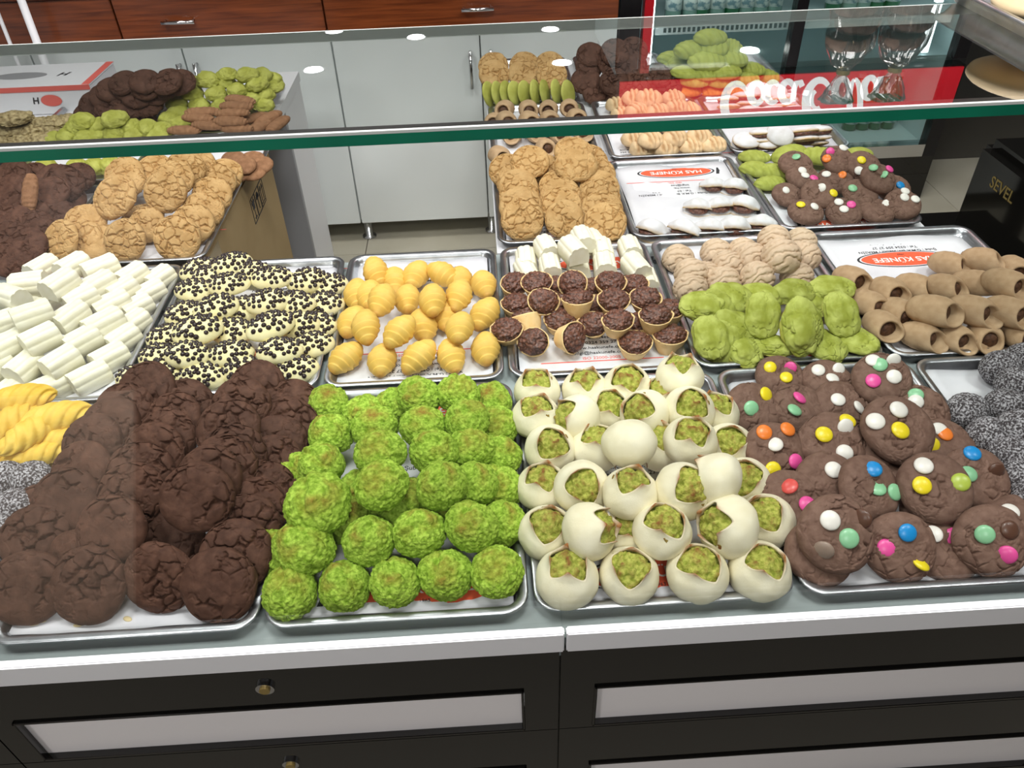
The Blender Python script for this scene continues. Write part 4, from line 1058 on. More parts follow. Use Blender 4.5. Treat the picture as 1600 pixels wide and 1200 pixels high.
tray(-0.60, -0.300, 1.53, 1.90, 'yellow green lumpy cookies at back left')
tray(-0.91, -0.605, 1.53, 1.90, 'heaped dark cookies at back left')

# ------------------------------------------------------------------ the pastries
Z1 = (0, 560, 2.608)        # front left view
cs = 'dark cocoa crackle cookie'
def o(**k): return k
pile('dark', 'crackle_cookie', cs, 'cookie', 'dark cocoa cookies in the front tray', Z1, [
    [(110, 940, o(z=4.2, t=50)), (350, 930, o(z=4.2, t=48, s=1.1)), (640, 900, o(z=4.2, t=52)), (885, 930, o(z=4.4, t=52, s=1.06)), (300, 830, o(z=3.0, t=35)), (960, 800, o(z=5.2, t=45))],
    [(140, 730, o(z=4.5, t=40)), (450, 700, o(z=7.2, t=45)), (690, 745, o(z=2.8, t=30)), (1000, 690, o(z=5.0, t=42)), (1030, 620, o(z=4.6, t=40, a=10))],
    [(265, 580, o(z=6.2, t=42)), (530, 560, o(z=7.0, t=42)), (800, 572, o(z=9.4, t=50, s=1.04)), (1080, 540, o(z=4.6, t=36, a=14)), (150, 640, o(z=3, t=30))],
    [(325, 455, o(z=6.0, t=38)), (570, 470, o(z=6.5, t=40)), (850, 490, o(z=8.6, t=45)), (910, 440, o(z=7.8, t=42)), (1110, 430, o(z=4.6, t=36, a=16))],
    [(370, 340, o(z=5.8, t=36)), (620, 390, o(z=6.4, t=38)), (950, 395, o(z=6.8, t=40)), (1130, 340, o(z=4.4, t=34, a=16)), (440, 270, o(z=6, t=34))],
    [(500, 200, o(z=6.4, t=32)), (670, 330, o(z=6, t=36)), (925, 290, o(z=8.0, t=28, s=1.08)), (1170, 270, o(z=4.4, t=34, a=16)), (700, 250, o(z=5.5, t=34))],
    [(590, 125, o(z=7.0, t=34)), (745, 190, o(z=5.2, t=34)), (980, 190, o(z=7.6, t=36)), (1190, 190, o(z=4.2, t=34, a=14)), (1040, 110, o(z=6.2, t=34))],
], seed=1)
ZA = (0, 560, 2.608)
pile('twist', 'twist_cookie', 'golden yellow piped twist cookie', 'cookie', 'yellow twist cookies', (0, 380, 4.0), [
    [(60, 1290, o(z=2.2, r=40)), (210, 1330, o(z=2.2, r=20))],
    [(40, 1120, o(z=5, r=60)), (190, 1180, o(z=4.5, r=70)), (350, 1230, o(z=2.4, r=10))],
    [(130, 965, o(z=6, r=8)), (345, 1085, o(z=4.6, r=5, s=1.1))],
], spin=0, seed=2)
pile('coco', 'coconut_ball', 'dark coconut coated ball', 'sweet', 'coconut balls at the left edge', ZA, [
    [(15, 715, 3.0), (-60, 790, 3.0)], [(60, 612, 3.4), (-50, 640, 3)], [(20, 500, 3.2), (128, 498, 3.0)]], seed=3, where='at the left edge')

Z2 = (380, 560, 2.727)
pile('ball', 'pistachio_macaroon', 'bright green pistachio macaroon', 'macaroon', 'green macaroons', Z2, [
    [(195, 990, 3.2), (428, 965, 3.0), (645, 945, 3.0), (858, 915, 3.0), (1080, 905, o(z=3.2, s=1.06))],
    [(255, 800, o(z=5.6, s=1.16, t=14)), (535, 772, o(z=5.4)), (748, 737, o(z=5.6, t=12)), (970, 708, o(z=5.8, t=10)), (1100, 700, 3.2), (135, 825, 3.0)],
    [(315, 612, o(z=8.0, s=1.25, t=14)), (590, 535, o(z=8.4, s=1.06, t=12)), (845, 535, o(z=8.0, s=1.02, t=10)), (980, 535, 5.6), (1085, 545, 3.2), (720, 600, 3.2), (455, 690, 3.2), (500, 560, 3.2), (640, 650, 3.2), (860, 630, 3.2)],
    [(330, 445, 5.6), (585, 400, o(z=8.2)), (810, 390, 7.6), (965, 385, 5.6), (1085, 408, 3.4), (240, 480, 3.2)],
    [(370, 318, 5.2), (560, 290, 5.6), (765, 285, 6.4), (955, 258, 6.8), (1080, 288, 3.8)],
    [(360, 192, 3.6), (515, 235, 3.4), (640, 200, 3.4), (745, 158, 5.6), (915, 145, 5.8), (1055, 182, 3.4)],
], tilt=6, jt=10, seed=4)

Z3 = (780, 540, 2.727)
pile('bun', 'star_bun', 'pale star-cut bun with green filling', 'bun', 'star-cut buns', Z3, [
    [(290, 985, o(z=3.6, t=2, s=1.05)), (555, 975, 3.4), (845, 965, o(z=3.4, s=1.05)), (1115, 955, o(z=3.4, s=1.04, t=12))],
    [(205, 795, o(z=3.4)), (390, 790, o(z=6.4, t=55, a=70)), (695, 785, o(z=6.2, t=6)), (965, 770, o(z=6.4, t=50, a=-75, s=1.05)), (1135, 745, o(z=3.4, t=20, a=-60)), (550, 800, 3.2)],
    [(185, 600, o(z=3.6)), (355, 605, o(z=6.0, t=35)), (560, 622, o(z=7.6, t=4)), (790, 615, o(z=7.8, t=35, a=10)), (915, 565, o(z=8.6, t=75, a=-110)), (1045, 585, o(z=3.6, a=-40, t=20))],
    [(220, 440, o(z=3.8, t=25)), (415, 430, o(z=3.6)), (555, 425, o(z=8.2, t=150, a=20)), (815, 405, o(z=6.4)), (980, 430, o(z=3.6, t=20, a=-30)), (690, 430, o(z=3.6))],
    [(155, 300, o(z=4.6, t=5)), (325, 310, o(z=5.2, t=55, a=-70)), (465, 275, o(z=3.6, t=20)), (615, 290, o(z=5.6, t=40, a=-60)), (810, 275, o(z=6.0, t=32)), (920, 290, o(z=3.6))],
    [(160, 185, o(z=3.6)), (365, 185, o(z=3.4)), (545, 170, o(z=4.4, t=20)), (690, 220, o(z=3.4)), (770, 125, o(z=6.5, t=-8, s=1.02))],
], tilt=8, jt=6, seed=5)

Z4 = (1100, 520, 2.858)
pile('mocha', 'candy_cookie', 'brown candy button cookie', 'cookie', 'large candy button cookies', Z4, [
    [(600, 900, o(z=6.2, t=38, s=1.12, c=[('W', 562, 838), ('G', 645, 918), ('D', 705, 830), ('T', 535, 970)])), (520, 985, o(z=3.2, t=24, s=.95)), (880, 960, o(z=4.2, t=38, c=[('B', 907, 893), ('P', 813, 960), ('Y', 965, 1035)])), (1080, 960, o(z=2.4, t=20, c=[('W', 1023, 900), ('P', 1110, 910)])), (1290, 930, o(z=4.6, t=38, c=[('G', 1253, 900), ('P', 1353, 990), ('D', 1365, 880)])), (1440, 860, o(z=2.5, t=15, c=[('W', 1365, 800)]))],
    [(400, 755, o(z=4.0, t=32, c=[('R', 382, 687), ('P', 460, 768)])), (560, 675, o(z=4.8, t=28, c=[('W', 577, 613)])), (745, 690, o(z=6.4, t=38, a=20, c=[('B', 755, 610), ('G', 773, 697), ('G', 848, 712)])), (1035, 685, o(z=7.0, t=30, s=1.02, c=[('W', 980, 595), ('Y', 972, 682), ('L', 1145, 668)])), (1040, 800, o(z=3.6, t=20)), (1225, 645, o(z=4.2, t=30, c=[('B', 1197, 540), ('G', 1180, 632), ('D', 1305, 615)]))],
    [(320, 530, o(z=4.4, t=34, c=[('O', 268, 445), ('O', 372, 432), ('W', 317, 500), ('P', 407, 575), ('Y', 307, 610)])), (575, 490, o(z=5.0, t=28, s=1.05, c=[('Y', 535, 455), ('W', 630, 420), ('W', 627, 537), ('Y', 640, 395)])), (840, 555, o(z=4.0, t=20, c=[('Y', 900, 543)])), (870, 425, o(z=7.6, t=18, s=1.12, c=[('W', 868, 345), ('W', 765, 397), ('Y', 875, 437)])), (1075, 495, o(z=3.4, t=15, c=[('O', 1075, 453), ('W', 1050, 432), ('Y', 1015, 500)]))],
    [(230, 335, o(z=3.2, t=16, c=[('Y', 275, 275), ('G', 210, 337)])), (425, 330, o(z=3.2, t=16, c=[('P', 425, 292), ('G', 403, 347)])), (620, 320, o(z=3.4, t=18, c=[('W', 598, 300), ('W', 690, 335)])), (960, 345, o(z=3.8, t=18, c=[('G', 945, 280), ('W', 945, 310)]))],
    [(340, 190, o(z=2.8, t=16, s=.9, c=[('Y', 295, 155), ('P', 387, 155), ('Y', 367, 200)])), (555, 210, o(z=2.8, t=16, s=.9, c=[('W', 510, 168), ('W', 600, 163), ('W', 573, 205)])), (800, 205, o(z=6.0, t=34, c=[('W', 755, 125), ('W', 845, 122), ('G', 785, 143), ('W', 848, 197), ('P', 755, 215)]))],
], seed=6)
pile('coco', 'coconut_ball', 'dark coconut coated ball', 'sweet', 'coconut balls at the right edge', (1400, 480, 3.0), [
    [(590, 800, 3.0), (660, 900, 3)], [(535, 695, 3.4), (650, 690, 3)], [(430, 602, 3.2), (570, 572, 4.6)], [(335, 490, 3.0), (515, 470, 3.6), (640, 470, 3)], [(560, 365, 4.2)], [(490, 285, 3.0), (600, 245, 3.0)]], seed=7, where='at the right edge')

ZF = (0, 380, 4.0)
pile('finger', 'shortbread_finger', 'white fluted shortbread finger', 'shortbread', 'white fingers at the left', ZF, [
    [(100, 895, 2.2), (310, 895, o(z=2.2)), (555, 830, o(z=2.4))],
    [(-60, 780, 4.4), (150, 765, o(z=4.6)), (375, 735, o(z=4.8)), (680, 710, o(z=2.6))],
    [(50, 625, 6.4), (250, 590, o(z=7.2)), (505, 605, o(z=4.8)), (760, 595, o(z=2.6)), (-60, 600, 5)],
    [(200, 440, o(z=9.2, r=-50)), (20, 490, 7), (430, 455, o(z=6.8)), (645, 495, o(z=5.0)), (825, 500, o(z=2.6))],
    [(370, 250, o(z=9.4, r=-28)), (60, 330, o(z=9, r=60)), (500, 345, o(z=6.8)), (690, 380, o(z=4.4)), (850, 395, o(z=2.6))],
    [(180, 245, o(z=8.4, r=-78)), (600, 260, o(z=6.6)), (755, 290, o(z=4.8)), (930, 305, o(z=2.6)), (290, 340, 5)],
    [(260, 150, o(z=6.4)), (450, 140, o(z=7.2)), (625, 150, o(z=6.6)), (820, 200, o(z=4.6)), (990, 218, o(z=2.6))],
], spin=-34, jt=3, jaz=2, sc=.93, seed=8, where='in the left tray')
pile('chip', 'chip_cookie', 'cream oval cookie with chocolate chips', 'cookie', 'chocolate chip cookies', (0, 0, 1.0), [
    [(250, 582, 2.0), (315, 587, 2.2), (380, 578, 2.2), (460, 577, 2.2), (215, 590, 2.0)],
    [(250, 556, 2.8), (292, 553, 4.2), (360, 551, 3.6), (436, 547, 4.4), (487, 538, 2.6)],
    [(262, 526, 2.8), (308, 515, o(z=5.6, s=1.1, a=6)), (362, 516, 3.6), (422, 508, o(z=6.0, s=1.05, a=30)), (464, 507, 3.8), (494, 506, 2.4)],
    [(290, 490, 3.2), (337, 480, o(z=5.6)), (380, 482, 3.8), (418, 470, 5.2), (460, 472, 4.0), (505, 475, 2.4)],
    [(303, 452, 3.6), (357, 443, 5.4), (425, 433, o(z=5.2)), (480, 437, o(z=4.0, a=25)), (512, 446, 2.4)],
    [(312, 420, 2.8), (362, 412, 4.4), (395, 425, 3.2), (330, 430, 3)],
], spin=0, tilt=8, jaz=14, seed=9)
Z6 = (400, 340, 3.333)
pile('cocoon', 'cocoon_pastry', 'yellow ridged cocoon pastry', 'pastry', 'yellow cocoon pastries', Z6, [
    [(455, 725, o(z=2.6, a=-18)), (645, 740, o(z=2.4, a=10)), (835, 720, o(z=3.0, a=-28)), (1015, 718, o(z=2.4, a=12)), (1185, 682, o(z=2.6, a=4))],
    [(490, 540, o(z=3.0)), (560, 570, o(z=5.6, a=14)), (735, 590, o(z=5.8, a=-28)), (880, 560, o(z=2.8)), (985, 505, 3.0), (1050, 572, o(z=5.8, a=8)), (1180, 497, o(z=3.6, a=-16))],
    [(515, 400, 3.0), (580, 405, 3.4), (665, 430, o(z=6.0, a=-8)), (775, 425, 3.2), (905, 430, o(z=6.2, a=0)), (1065, 405, o(z=5.4, a=-40)), (1185, 345, o(z=3.2, a=6))],
    [(615, 285, o(z=4.0, a=30, t=25)), (735, 330, 2.6), (820, 295, o(z=3.4, a=0)), (985, 290, o(z=3.8, a=40)), (1050, 330, 2.6)],
], spin=0, tilt=14, jaz=5, seed=10)
Z7 = (740, 360, 4.21)
pile('finger', 'shortbread_finger', 'white fluted shortbread finger', 'shortbread', 'white fingers behind the tartlets', Z7, [
    [(350, 270, 2.0), (505, 240, 4.4), (690, 235, 2.4), (865, 228, o(z=4.2)), (1070, 235, 4.4), (1140, 325, 2.0)],
    [(345, 195, 2.2), (480, 115, 4.6), (655, 125, o(z=7.0, r=14)), (850, 130, 4.4), (1030, 118, 4.4)],
    [(720, 55, o(z=6.0)), (790, 70, 4.4)]], spin=0, jt=3, jaz=3, seed=11, where='behind the tartlets', sc=.92)
pile('tart', 'nut_tartlet', 'chocolate nut tartlet in pale shell', 'tartlet', 'nut tartlets', Z7, [
    [(220, 665, o(z=4.0, t=22, a=-15)), (400, 735, o(z=3.2, t=52, a=-25)), (640, 705, o(z=3.6, t=72, a=50)), (1060, 755, o(z=2.6, t=10)), (1290, 715, o(z=2.4, t=-4, s=1.08))],
    [(350, 595, o(z=3.4, t=-50, a=20)), (570, 600, o(z=2.8, t=14)), (790, 625, o(z=3.0, t=30, a=-20)), (945, 610, o(z=5.6, t=8)), (1070, 625, 2.8), (1195, 580, o(z=5.2, t=2, s=1.05)), (1280, 540, 3.2)],
    [(280, 495, o(z=3.0, t=10)), (455, 475, o(z=5.6, t=36, a=25)), (575, 500, 2.8), (685, 475, o(z=5.6, t=-12)), (920, 470, o(z=5.4, t=22, a=-15)), (1130, 460, o(z=5.4, t=20, a=-15)), (800, 510, 2.8)],
    [(270, 360, o(z=3.2, t=18, a=20)), (415, 355, o(z=5.0, t=20)), (555, 380, 3.0), (660, 355, o(z=5.4, t=42, a=-30)), (790, 395, 3.0), (900, 355, o(z=5.2, t=16)), (1050, 375, o(z=3.0, t=10))],
], spin=0, jt=4, jaz=8, seed=12)
Z8 = (1120, 200, 3.333)
pile('lime', 'lime_cookie', 'lime green lumpy cookie', 'cookie', 'lime green cookies', Z8, [
    [(30, 1110, o(z=3.0, t=35)), (140, 1150, o(z=2.4)), (290, 1125, o(z=2.4, r=80)), (570, 1130, 2.4), (715, 1100, o(z=2.6, r=60)), (-33, 1090, o(z=4.2, t=30))],
    [(95, 1035, o(z=4.0, t=20, r=40)), (240, 975, o(z=6.2, t=45)), (450, 1030, o(z=6.0, t=48, s=1.15)), (650, 970, o(z=6.0, t=42)), (15, 925, o(z=4.5, t=20))],
    [(-75, 925, o(z=5.4, t=25, r=85)), (75, 875, o(z=5.0, t=15, r=50)), (230, 862, o(z=4.6, t=10, r=80)), (400, 850, o(z=4.8, t=8, r=85)), (600, 832, o(z=4.8, t=6, r=95)), (510, 900, 3)],
], spin=0, jt=5, jaz=10, sc=.94, seed=13)
pile('walnut', 'walnut_cookie', 'beige grooved walnut shaped cookie', 'cookie', 'walnut shaped cookies', Z8, [
    [(-135, 830, 3.0), (40, 795, o(z=3.6)), (215, 772, o(z=4.4)), (420, 770, o(z=3.4)), (-60, 770, 3.0)],
    [(-130, 755, o(z=4.2)), (60, 710, o(z=4.2)), (180, 665, o(z=5.2)), (340, 660, o(z=7.0, s=1.08)), (460, 660, o(z=4.4))],
    [(-200, 675, o(z=3.0)), (0, 645, o(z=3.0)), (300, 575, o(z=7.2)), (140, 640, 3.2), (440, 590, 3.0)],
], spin=15, tilt=18, jaz=12, seed=14, sc=.95)
pile('roll', 'filled_roll', 'light brown hollow roll with dark filling', 'pastry', 'brown filled rolls', Z8, [
    [(850, 1020, o(z=2.6, a=14)), (1050, 1080, o(z=2.6, a=22)), (1220, 1085, o(z=2.4, a=16)), (1390, 1075, o(z=2.6, a=-20)), (1560, 1070, o(z=2.6, a=5))],
    [(785, 912, o(z=2.8, a=10)), (940, 955, o(z=3.0, a=20)), (1110, 945, o(z=5.8, a=35, s=1.08)), (1320, 945, o(z=5.6, a=20, s=1.05)), (1500, 950, o(z=5.6, a=22, s=1.08))],
    [(690, 782, o(z=2.8, a=35)), (885, 842, o(z=3.2, a=20)), (1020, 820, o(z=3.0, a=20)), (1180, 825, o(z=4.4, a=30)), (1320, 805, o(z=4.4, a=38)), (1490, 805, o(z=7.0, a=40, s=1.08))],
    [(1200, 705, o(z=3.4, a=25)), (1370, 685, o(z=4.4, a=35)), (1540, 730, 3)],
], spin=0, tilt=-12, jt=4, jaz=5, seed=15, where='at right')
ZL = (740, 140, 5.0)
pile('gold', 'crackle_cookie', 'golden crackle cookie', 'cookie', 'golden cookies right of the gap', ZL, [
    [(380, 1010, o(z=4.4, t=44)), (710, 1010, o(z=4.2, t=44, s=.93)), (1030, 1030, o(z=4.4, t=40))],
    [(370, 915, o(z=5.0, t=42)), (690, 910, o(z=4.6, t=40)), (1005, 930, o(z=4.8, t=38))],
    [(360, 840, o(z=5.0, t=40)), (680, 830, o(z=5.0, t=38)), (995, 840, o(z=5.2, t=38))],
    [(350, 765, o(z=5.2, t=40)), (665, 755, o(z=5.0, t=36)), (985, 760, o(z=5.2, t=36))],
    [(330, 710, o(z=5.2, t=38)), (650, 690, o(z=5.0, t=34)), (960, 660, o(z=5.2, t=34))],
    [(265, 625, o(z=5.2, t=36)), (440, 555, o(z=8.6, t=30, s=1.0)), (800, 575, o(z=8.8, t=24, s=1.06)), (900, 560, o(z=5.2, t=32)), (560, 620, o(z=4.2, t=30))],
    [(780, 480, o(z=7.4, t=20))],
], seed=16, where='right of the gap', jaz=6, jt=3)
ZM = (960, 200, 5.714)
pile('fold', 'sugared_fold', 'sugar dusted folded pastry with chocolate filling', 'pastry', 'sugar dusted folds', ZM, [
    [(350, 880, o(z=2.2, a=-24, s=1.0)), (640, 880, o(z=2.0, a=-30)), (860, 860, o(z=2.2, a=-12, s=.85)), (1070, 850, o(z=2.2, a=-14, s=1.0)), (1320, 830, o(z=2.2, a=-10, s=.9))],
    [(750, 680, o(z=2.2, a=-20, s=.9)), (930, 665, o(z=2.4, a=-15, s=.9)), (1170, 665, o(z=2.4, a=-14))],
    [(880, 485, o(z=2.0, a=-18, s=.8)), (1080, 500, o(z=2.2, a=-14, s=.9))],
], spin=0, tilt=8, jt=3, jaz=5, seed=17)
ZN = (1120, 200, 3.333)
pile('ridge', 'piped_cookie', 'green ridged piped cookie', 'cookie', 'green piped cookies beside candy cookies', ZN, [
    [(275, 285, o(z=2.2, r=10))], [(205, 212, o(z=2.4, r=-20)), (305, 222, o(z=2.6, r=-30))],
    [(195, 148, o(z=2.6, r=-20)), (380, 135, o(z=3.4, r=30, s=1.35)), (540, 145, o(z=3.4, r=-30, s=1.35)), (735, 135, o(z=3.0, r=0))]], spin=0, seed=18, where='beside candy cookies', jaz=3)
pile('mocha', 'candy_cookie', 'small brown candy cookie', 'cookie', 'small candy cookies', ZN, [
    [(465, 432, o(z=2.6, c=[('Y', 437, 400), ('W', 508, 410)])), (665, 432, o(z=2.6, c=[('W', 662, 424), ('P', 700, 400), ('W', 635, 387)])), (835, 425, o(z=2.6, c=[('W', 885, 395)]))],
    [(370, 345, o(z=2.8, s=.75, c=[('W', 360, 325)])), (530, 340, o(z=4.2, c=[('Y', 607, 340), ('W', 545, 312)])), (750, 335, o(z=4.4, c=[('G', 707, 315)])), (970, 392, o(z=3.6, t=30, a=10, c=[('W', 977, 362), ('W', 1033, 372), ('W', 980, 330)]))],
    [(450, 250, o(z=3.8, c=[('W', 460, 248), ('P', 505, 262), ('W', 445, 222)])), (620, 265, o(z=3.4, c=[('W', 570, 242), ('O', 652, 247)])), (845, 260, o(z=6.6, t=26, a=10, c=[('G', 815, 208), ('G', 870, 245), ('P', 898, 215)])), (920, 310, o(z=3, c=[('B', 955, 300)]))],
    [(415, 185, o(z=5.0, c=[('G', 413, 152)])), (635, 165, o(z=6.2, t=32, c=[('W', 657, 105), ('O', 572, 160), ('P', 590, 125)])), (765, 195, o(z=5.4, t=28, c=[('Y', 753, 168), ('W', 740, 223)]))],
], tilt=18, sc=.88, seed=19, where='behind the brown rolls')
# trays seen under and through the top glass
pile('roll', 'filled_roll', 'light brown hollow roll', 'pastry', 'brown rolls behind golden cookies', ZL, [
    [(195, 510, o(z=2.4, a=20)), (560, 450, o(z=2.4))], [(250, 235, o(z=4.2)), (430, 235, o(z=4.2)), (590, 230, 4.2), (800, 215, o(z=4.4, a=10))],
    [(245, 150, o(z=4.2)), (425, 150, o(z=4.4)), (585, 150, 4.2), (745, 140, o(z=4.6))], [(160, 245, 2.4), (300, 350, 2.4), (480, 340, 2.4), (660, 340, 2.4), (850, 330, 2.4)]], spin=0, tilt=-10, jt=3, jaz=6, seed=20, where='behind the golden cookies')
ZK = (960, 0, 5.0)
pile('knot', 'slashed_bun', 'tan slashed bun', 'bun', 'tan slashed buns', ZK, [
    [(215, 1150, o(z=2.4, a=-25)), (400, 1150, o(z=2.6)), (600, 1140, o(z=2.6)), (775, 1130, o(z=2.6, a=20))],
    [(285, 1090, o(z=4.4)), (470, 1075, 4.4), (660, 1060, 4.2), (150, 1080, 3)],
    [(60, 890, o(z=3.6)), (175, 860, o(z=5.6)), (340, 870, o(z=5.4)), (490, 830, o(z=4.6)), (580, 860, 3.4), (250, 960, 3.2), (420, 960, 3.2)],
    [(20, 810, 3.0), (155, 760, o(z=5.2)), (270, 760, o(z=6.0, s=1.15)), (460, 760, o(z=4.4))]], spin=0, tilt=14, jaz=20, seed=21)
pile('sandwich', 'sandwich_cookie', 'sugar dusted sandwich cookie', 'cookie', 'sandwich cookies', ZK, [
    [(1030, 1110, o(z=3.0, t=24, a=10)), (1190, 1130, o(z=2.4, t=10)), (1330, 1100, o(z=2.8, t=40)), (1450, 1110, 2.4), (1560, 1090, 2.4)],
    [(1150, 1060, o(z=4.2)), (1290, 1060, o(z=4.8, t=50)), (1480, 1050, o(z=4.6)), (1590, 1040, 4)],
    [(900, 800, 2.6), (1010, 770, o(z=3.6)), (1120, 710, o(z=4.6, t=25)), (1250, 730, o(z=5.2, t=20)), (1310, 790, o(z=4))],
    [(1070, 880, 2.6), (1220, 880, 2.6), (1380, 880, 2.6)]], spin=-10, tilt=-24, jaz=20, seed=22)
ZG = (720, 0, 3.333)
pile('slice', 'green_slice', 'thin yellow green cookie slice standing on edge', 'cookie', 'green slices at the back', ZG, [
    [(150, 490, o(z=4)), (195, 490, o(z=4)), (240, 488, o(z=4)), (285, 486, o(z=4)), (335, 484, o(z=4)), (390, 482, o(z=4)), (440, 480, o(z=4)), (500, 478, o(z=4)), (560, 485, o(z=4))]], tilt=72, az=62, jaz=6, jt=4, seed=23, sc=.95)
pile('gold', 'crackle_cookie', 'golden crackle cookie', 'cookie', 'golden cookies at the back', ZG, [
    [(175, 385, o(z=7.2, t=40)), (330, 380, o(z=7.2, t=40)), (475, 390, o(z=7.2, t=40))], [(170, 340, o(z=8, t=36)), (330, 335, o(z=8, t=36)), (465, 335, o(z=8, t=36))]], seed=24, where='at the back behind green slices', jaz=5)
pile('dark', 'crackle_cookie', 'dark cocoa cookie', 'cookie', 'dark cookies at the back right', ZG, [
    [(710, 480, 3.4), (840, 500, 3.2), (950, 480, 3.6), (1080, 450, 4)], [(650, 415, 6), (800, 425, o(z=6.4, t=45)), (920, 420, 6.4), (1030, 385, 7)], [(670, 340, 8.4), (790, 330, 9), (900, 340, 9)], [(675, 280, o(z=11, t=40)), (805, 270, o(z=12, t=45)), (905, 260, o(z=12, t=45))]], tilt=40, seed=25, where='at back right', sc=.95)
pile('orange', 'orange_cookie', 'orange ridged cookie', 'cookie', 'orange ridged cookies', ZG, [[(1195, 470, 2.4), (1315, 470, 2.4), (1435, 465, 2.4), (1545, 448, 2.4)]], spin=0, tilt=10, seed=26)
pile('ridge', 'piped_cookie', 'green ridged cookie', 'cookie', 'green pyramid cookies', ZG, [
    [(1120, 400, o(z=4)), (1215, 418, 5.2), (1350, 418, 5.2), (1480, 410, 5.2), (1590, 395, o(z=4.6, r=-30))],
    [(1110, 350, 6), (1170, 375, 7.4), (1270, 378, 7.4), (1385, 375, 7.6), (1510, 355, o(z=7.0, r=-20))],
    [(1150, 320, 8), (1280, 315, o(z=10.2, s=1.4, t=22, r=-12)), (1410, 305, o(z=10, s=1.3, t=22, r=-12))],
    [(1100, 300, 8), (1200, 255, o(z=12.4, s=1.3, t=20)), (1300, 240, o(z=13, s=1.35, t=20)), (1410, 245, o(z=12, s=1.2, r=-60))],
    [(1300, 190, o(z=15.4, s=1.25, t=16))]], spin=0, tilt=10, seed=27, where='in the pyramid', sc=1.12)
# left block behind the case
Z5 = (0, 180, 3.333)
pile('gold', 'crackle_cookie', 'golden crackle cookie', 'cookie', 'golden cookies on the carton', Z5, [
    [(310, 650, o(z=4.2, t=52, a=-25, s=.95)), (645, 650, o(z=4.2, t=50)), (920, 640, o(z=4.4, t=50, s=1.05)), (420, 640, o(z=3.4, t=40))],
    [(440, 560, o(z=4.6, t=42)), (760, 565, o(z=4.2, t=40, s=.9)), (1000, 560, o(z=4.8, t=44)), (520, 650, o(z=2.5, t=20))],
    [(590, 420, o(z=8.6, t=40, s=1.14, a=-15)), (855, 395, o(z=8.8, t=46, s=1.05)), (1055, 490, o(z=5.0, t=42)), (740, 520, 3)],
    [(650, 340, o(z=8, t=38)), (900, 330, o(z=8.6, t=42)), (1100, 410, o(z=5.2, t=40))],
    [(640, 300, o(z=6.8, t=36)), (960, 280, o(z=8.4, t=40)), (1130, 345, o(z=5.2, t=38)), (800, 290, o(z=6, t=34))],
    [(1020, 260, o(z=7.2, t=36)), (1160, 310, o(z=5.0, t=36))]], seed=28, where='left of the gap', jaz=6)
pile('dark', 'crackle_cookie', 'dark cocoa cookie', 'cookie', 'dark cookies at the left edge', Z5, [
    [(60, 740, o(z=3.4)), (130, 680, o(z=4.2)), (-40, 700, 4)], [(30, 640, 4), (170, 590, 4.2)], [(60, 560, 5), (270, 510, o(z=3.6)), (150, 520, 4)], [(90, 490, 5), (340, 440, o(z=3.6)), (-20, 480, 5)],
    [(40, 400, o(z=7.6)), (260, 400, o(z=6.4)), (330, 350, o(z=7.0))], [(60, 320, o(z=7.4)), (280, 335, o(z=7)), (400, 320, o(z=5.6, s=.9)), (170, 330, 5)]], tilt=34, seed=29, where='at the left edge')
pile('biscuit', 'long_biscuit', 'tan biscuit finger standing among the dark cookies', 'biscuit', 'tan biscuit finger', Z5, [[(155, 405, o(z=8.2, t=50, r=84, s=.9))]], seed=30, jt=0, jaz=0)
pile('biscuit', 'long_biscuit', 'brown ridged biscuit finger', 'biscuit', 'brown biscuit fingers', (0, 0, 3.2), [
    [(920, 650, o(z=4)), (1040, 625, o(z=5)), (1180, 640, o(z=4.4)), (1300, 630, o(z=3.4, r=60)), (1390, 620, o(z=3, r=70))],
    [(990, 590, o(z=6)), (1150, 605, 6), (1270, 590, o(z=4.4, r=50)), (1340, 590, o(z=4, r=60))], [(1010, 560, 6.6), (1160, 565, 7)], [(1180, 530, 7.6)], [(1200, 500, 8)]], spin=-12, seed=31, jaz=6)
pile('round', 'round_biscuit', 'round brown biscuit', 'biscuit', 'round brown biscuits', (300, 220, 5.0), [
    [(375, 255, 2.6), (480, 245, o(z=2.4, r=30))], [(270, 190, 3), (410, 190, 4.2), (540, 190, 3)], [(320, 135, 5), (470, 135, 4)]], tilt=14, seed=32)
ZQ = (0, 0, 5.0)
pile('olive', 'green_lump', 'small yellow green lumpy cookie', 'cookie', 'small green lumps', ZQ, [
    [(420, 1085, 2.6), (520, 1060, 3.4), (660, 1070, 3.2), (745, 1060, 3), (890, 1045, 3.8), (1050, 1065, 3), (1240, 1065, 2.6)],
    [(580, 990, o(z=5)), (760, 985, 4.6), (1020, 985, 4.6), (1150, 995, 4.4), (1265, 1010, 3.6)], [(645, 945, o(z=6.2, s=1.15)), (895, 930, o(z=7, s=1.1))],
    [(600, 1300, 3), (740, 1300, o(z=3)), (860, 1290, 3), (350, 1310, 3)]], seed=33, where='at left', tilt=8)
pile('nuts', 'nut_cluster', 'grey brown nut cluster', 'cookie', 'nut clusters', ZQ, [
    [(40, 1090, 3), (170, 1090, 3), (300, 1080, 3)], [(20, 1030, 4.4), (140, 1020, 4.4), (270, 1010, 4.4), (380, 1010, 4)], [(330, 960, 5.4), (440, 955, o(z=5)), (545, 940, o(z=4.6)), (200, 970, 5)], [(110, 925, o(z=7.5, s=1.15, r=15))]], spin=0, seed=34)
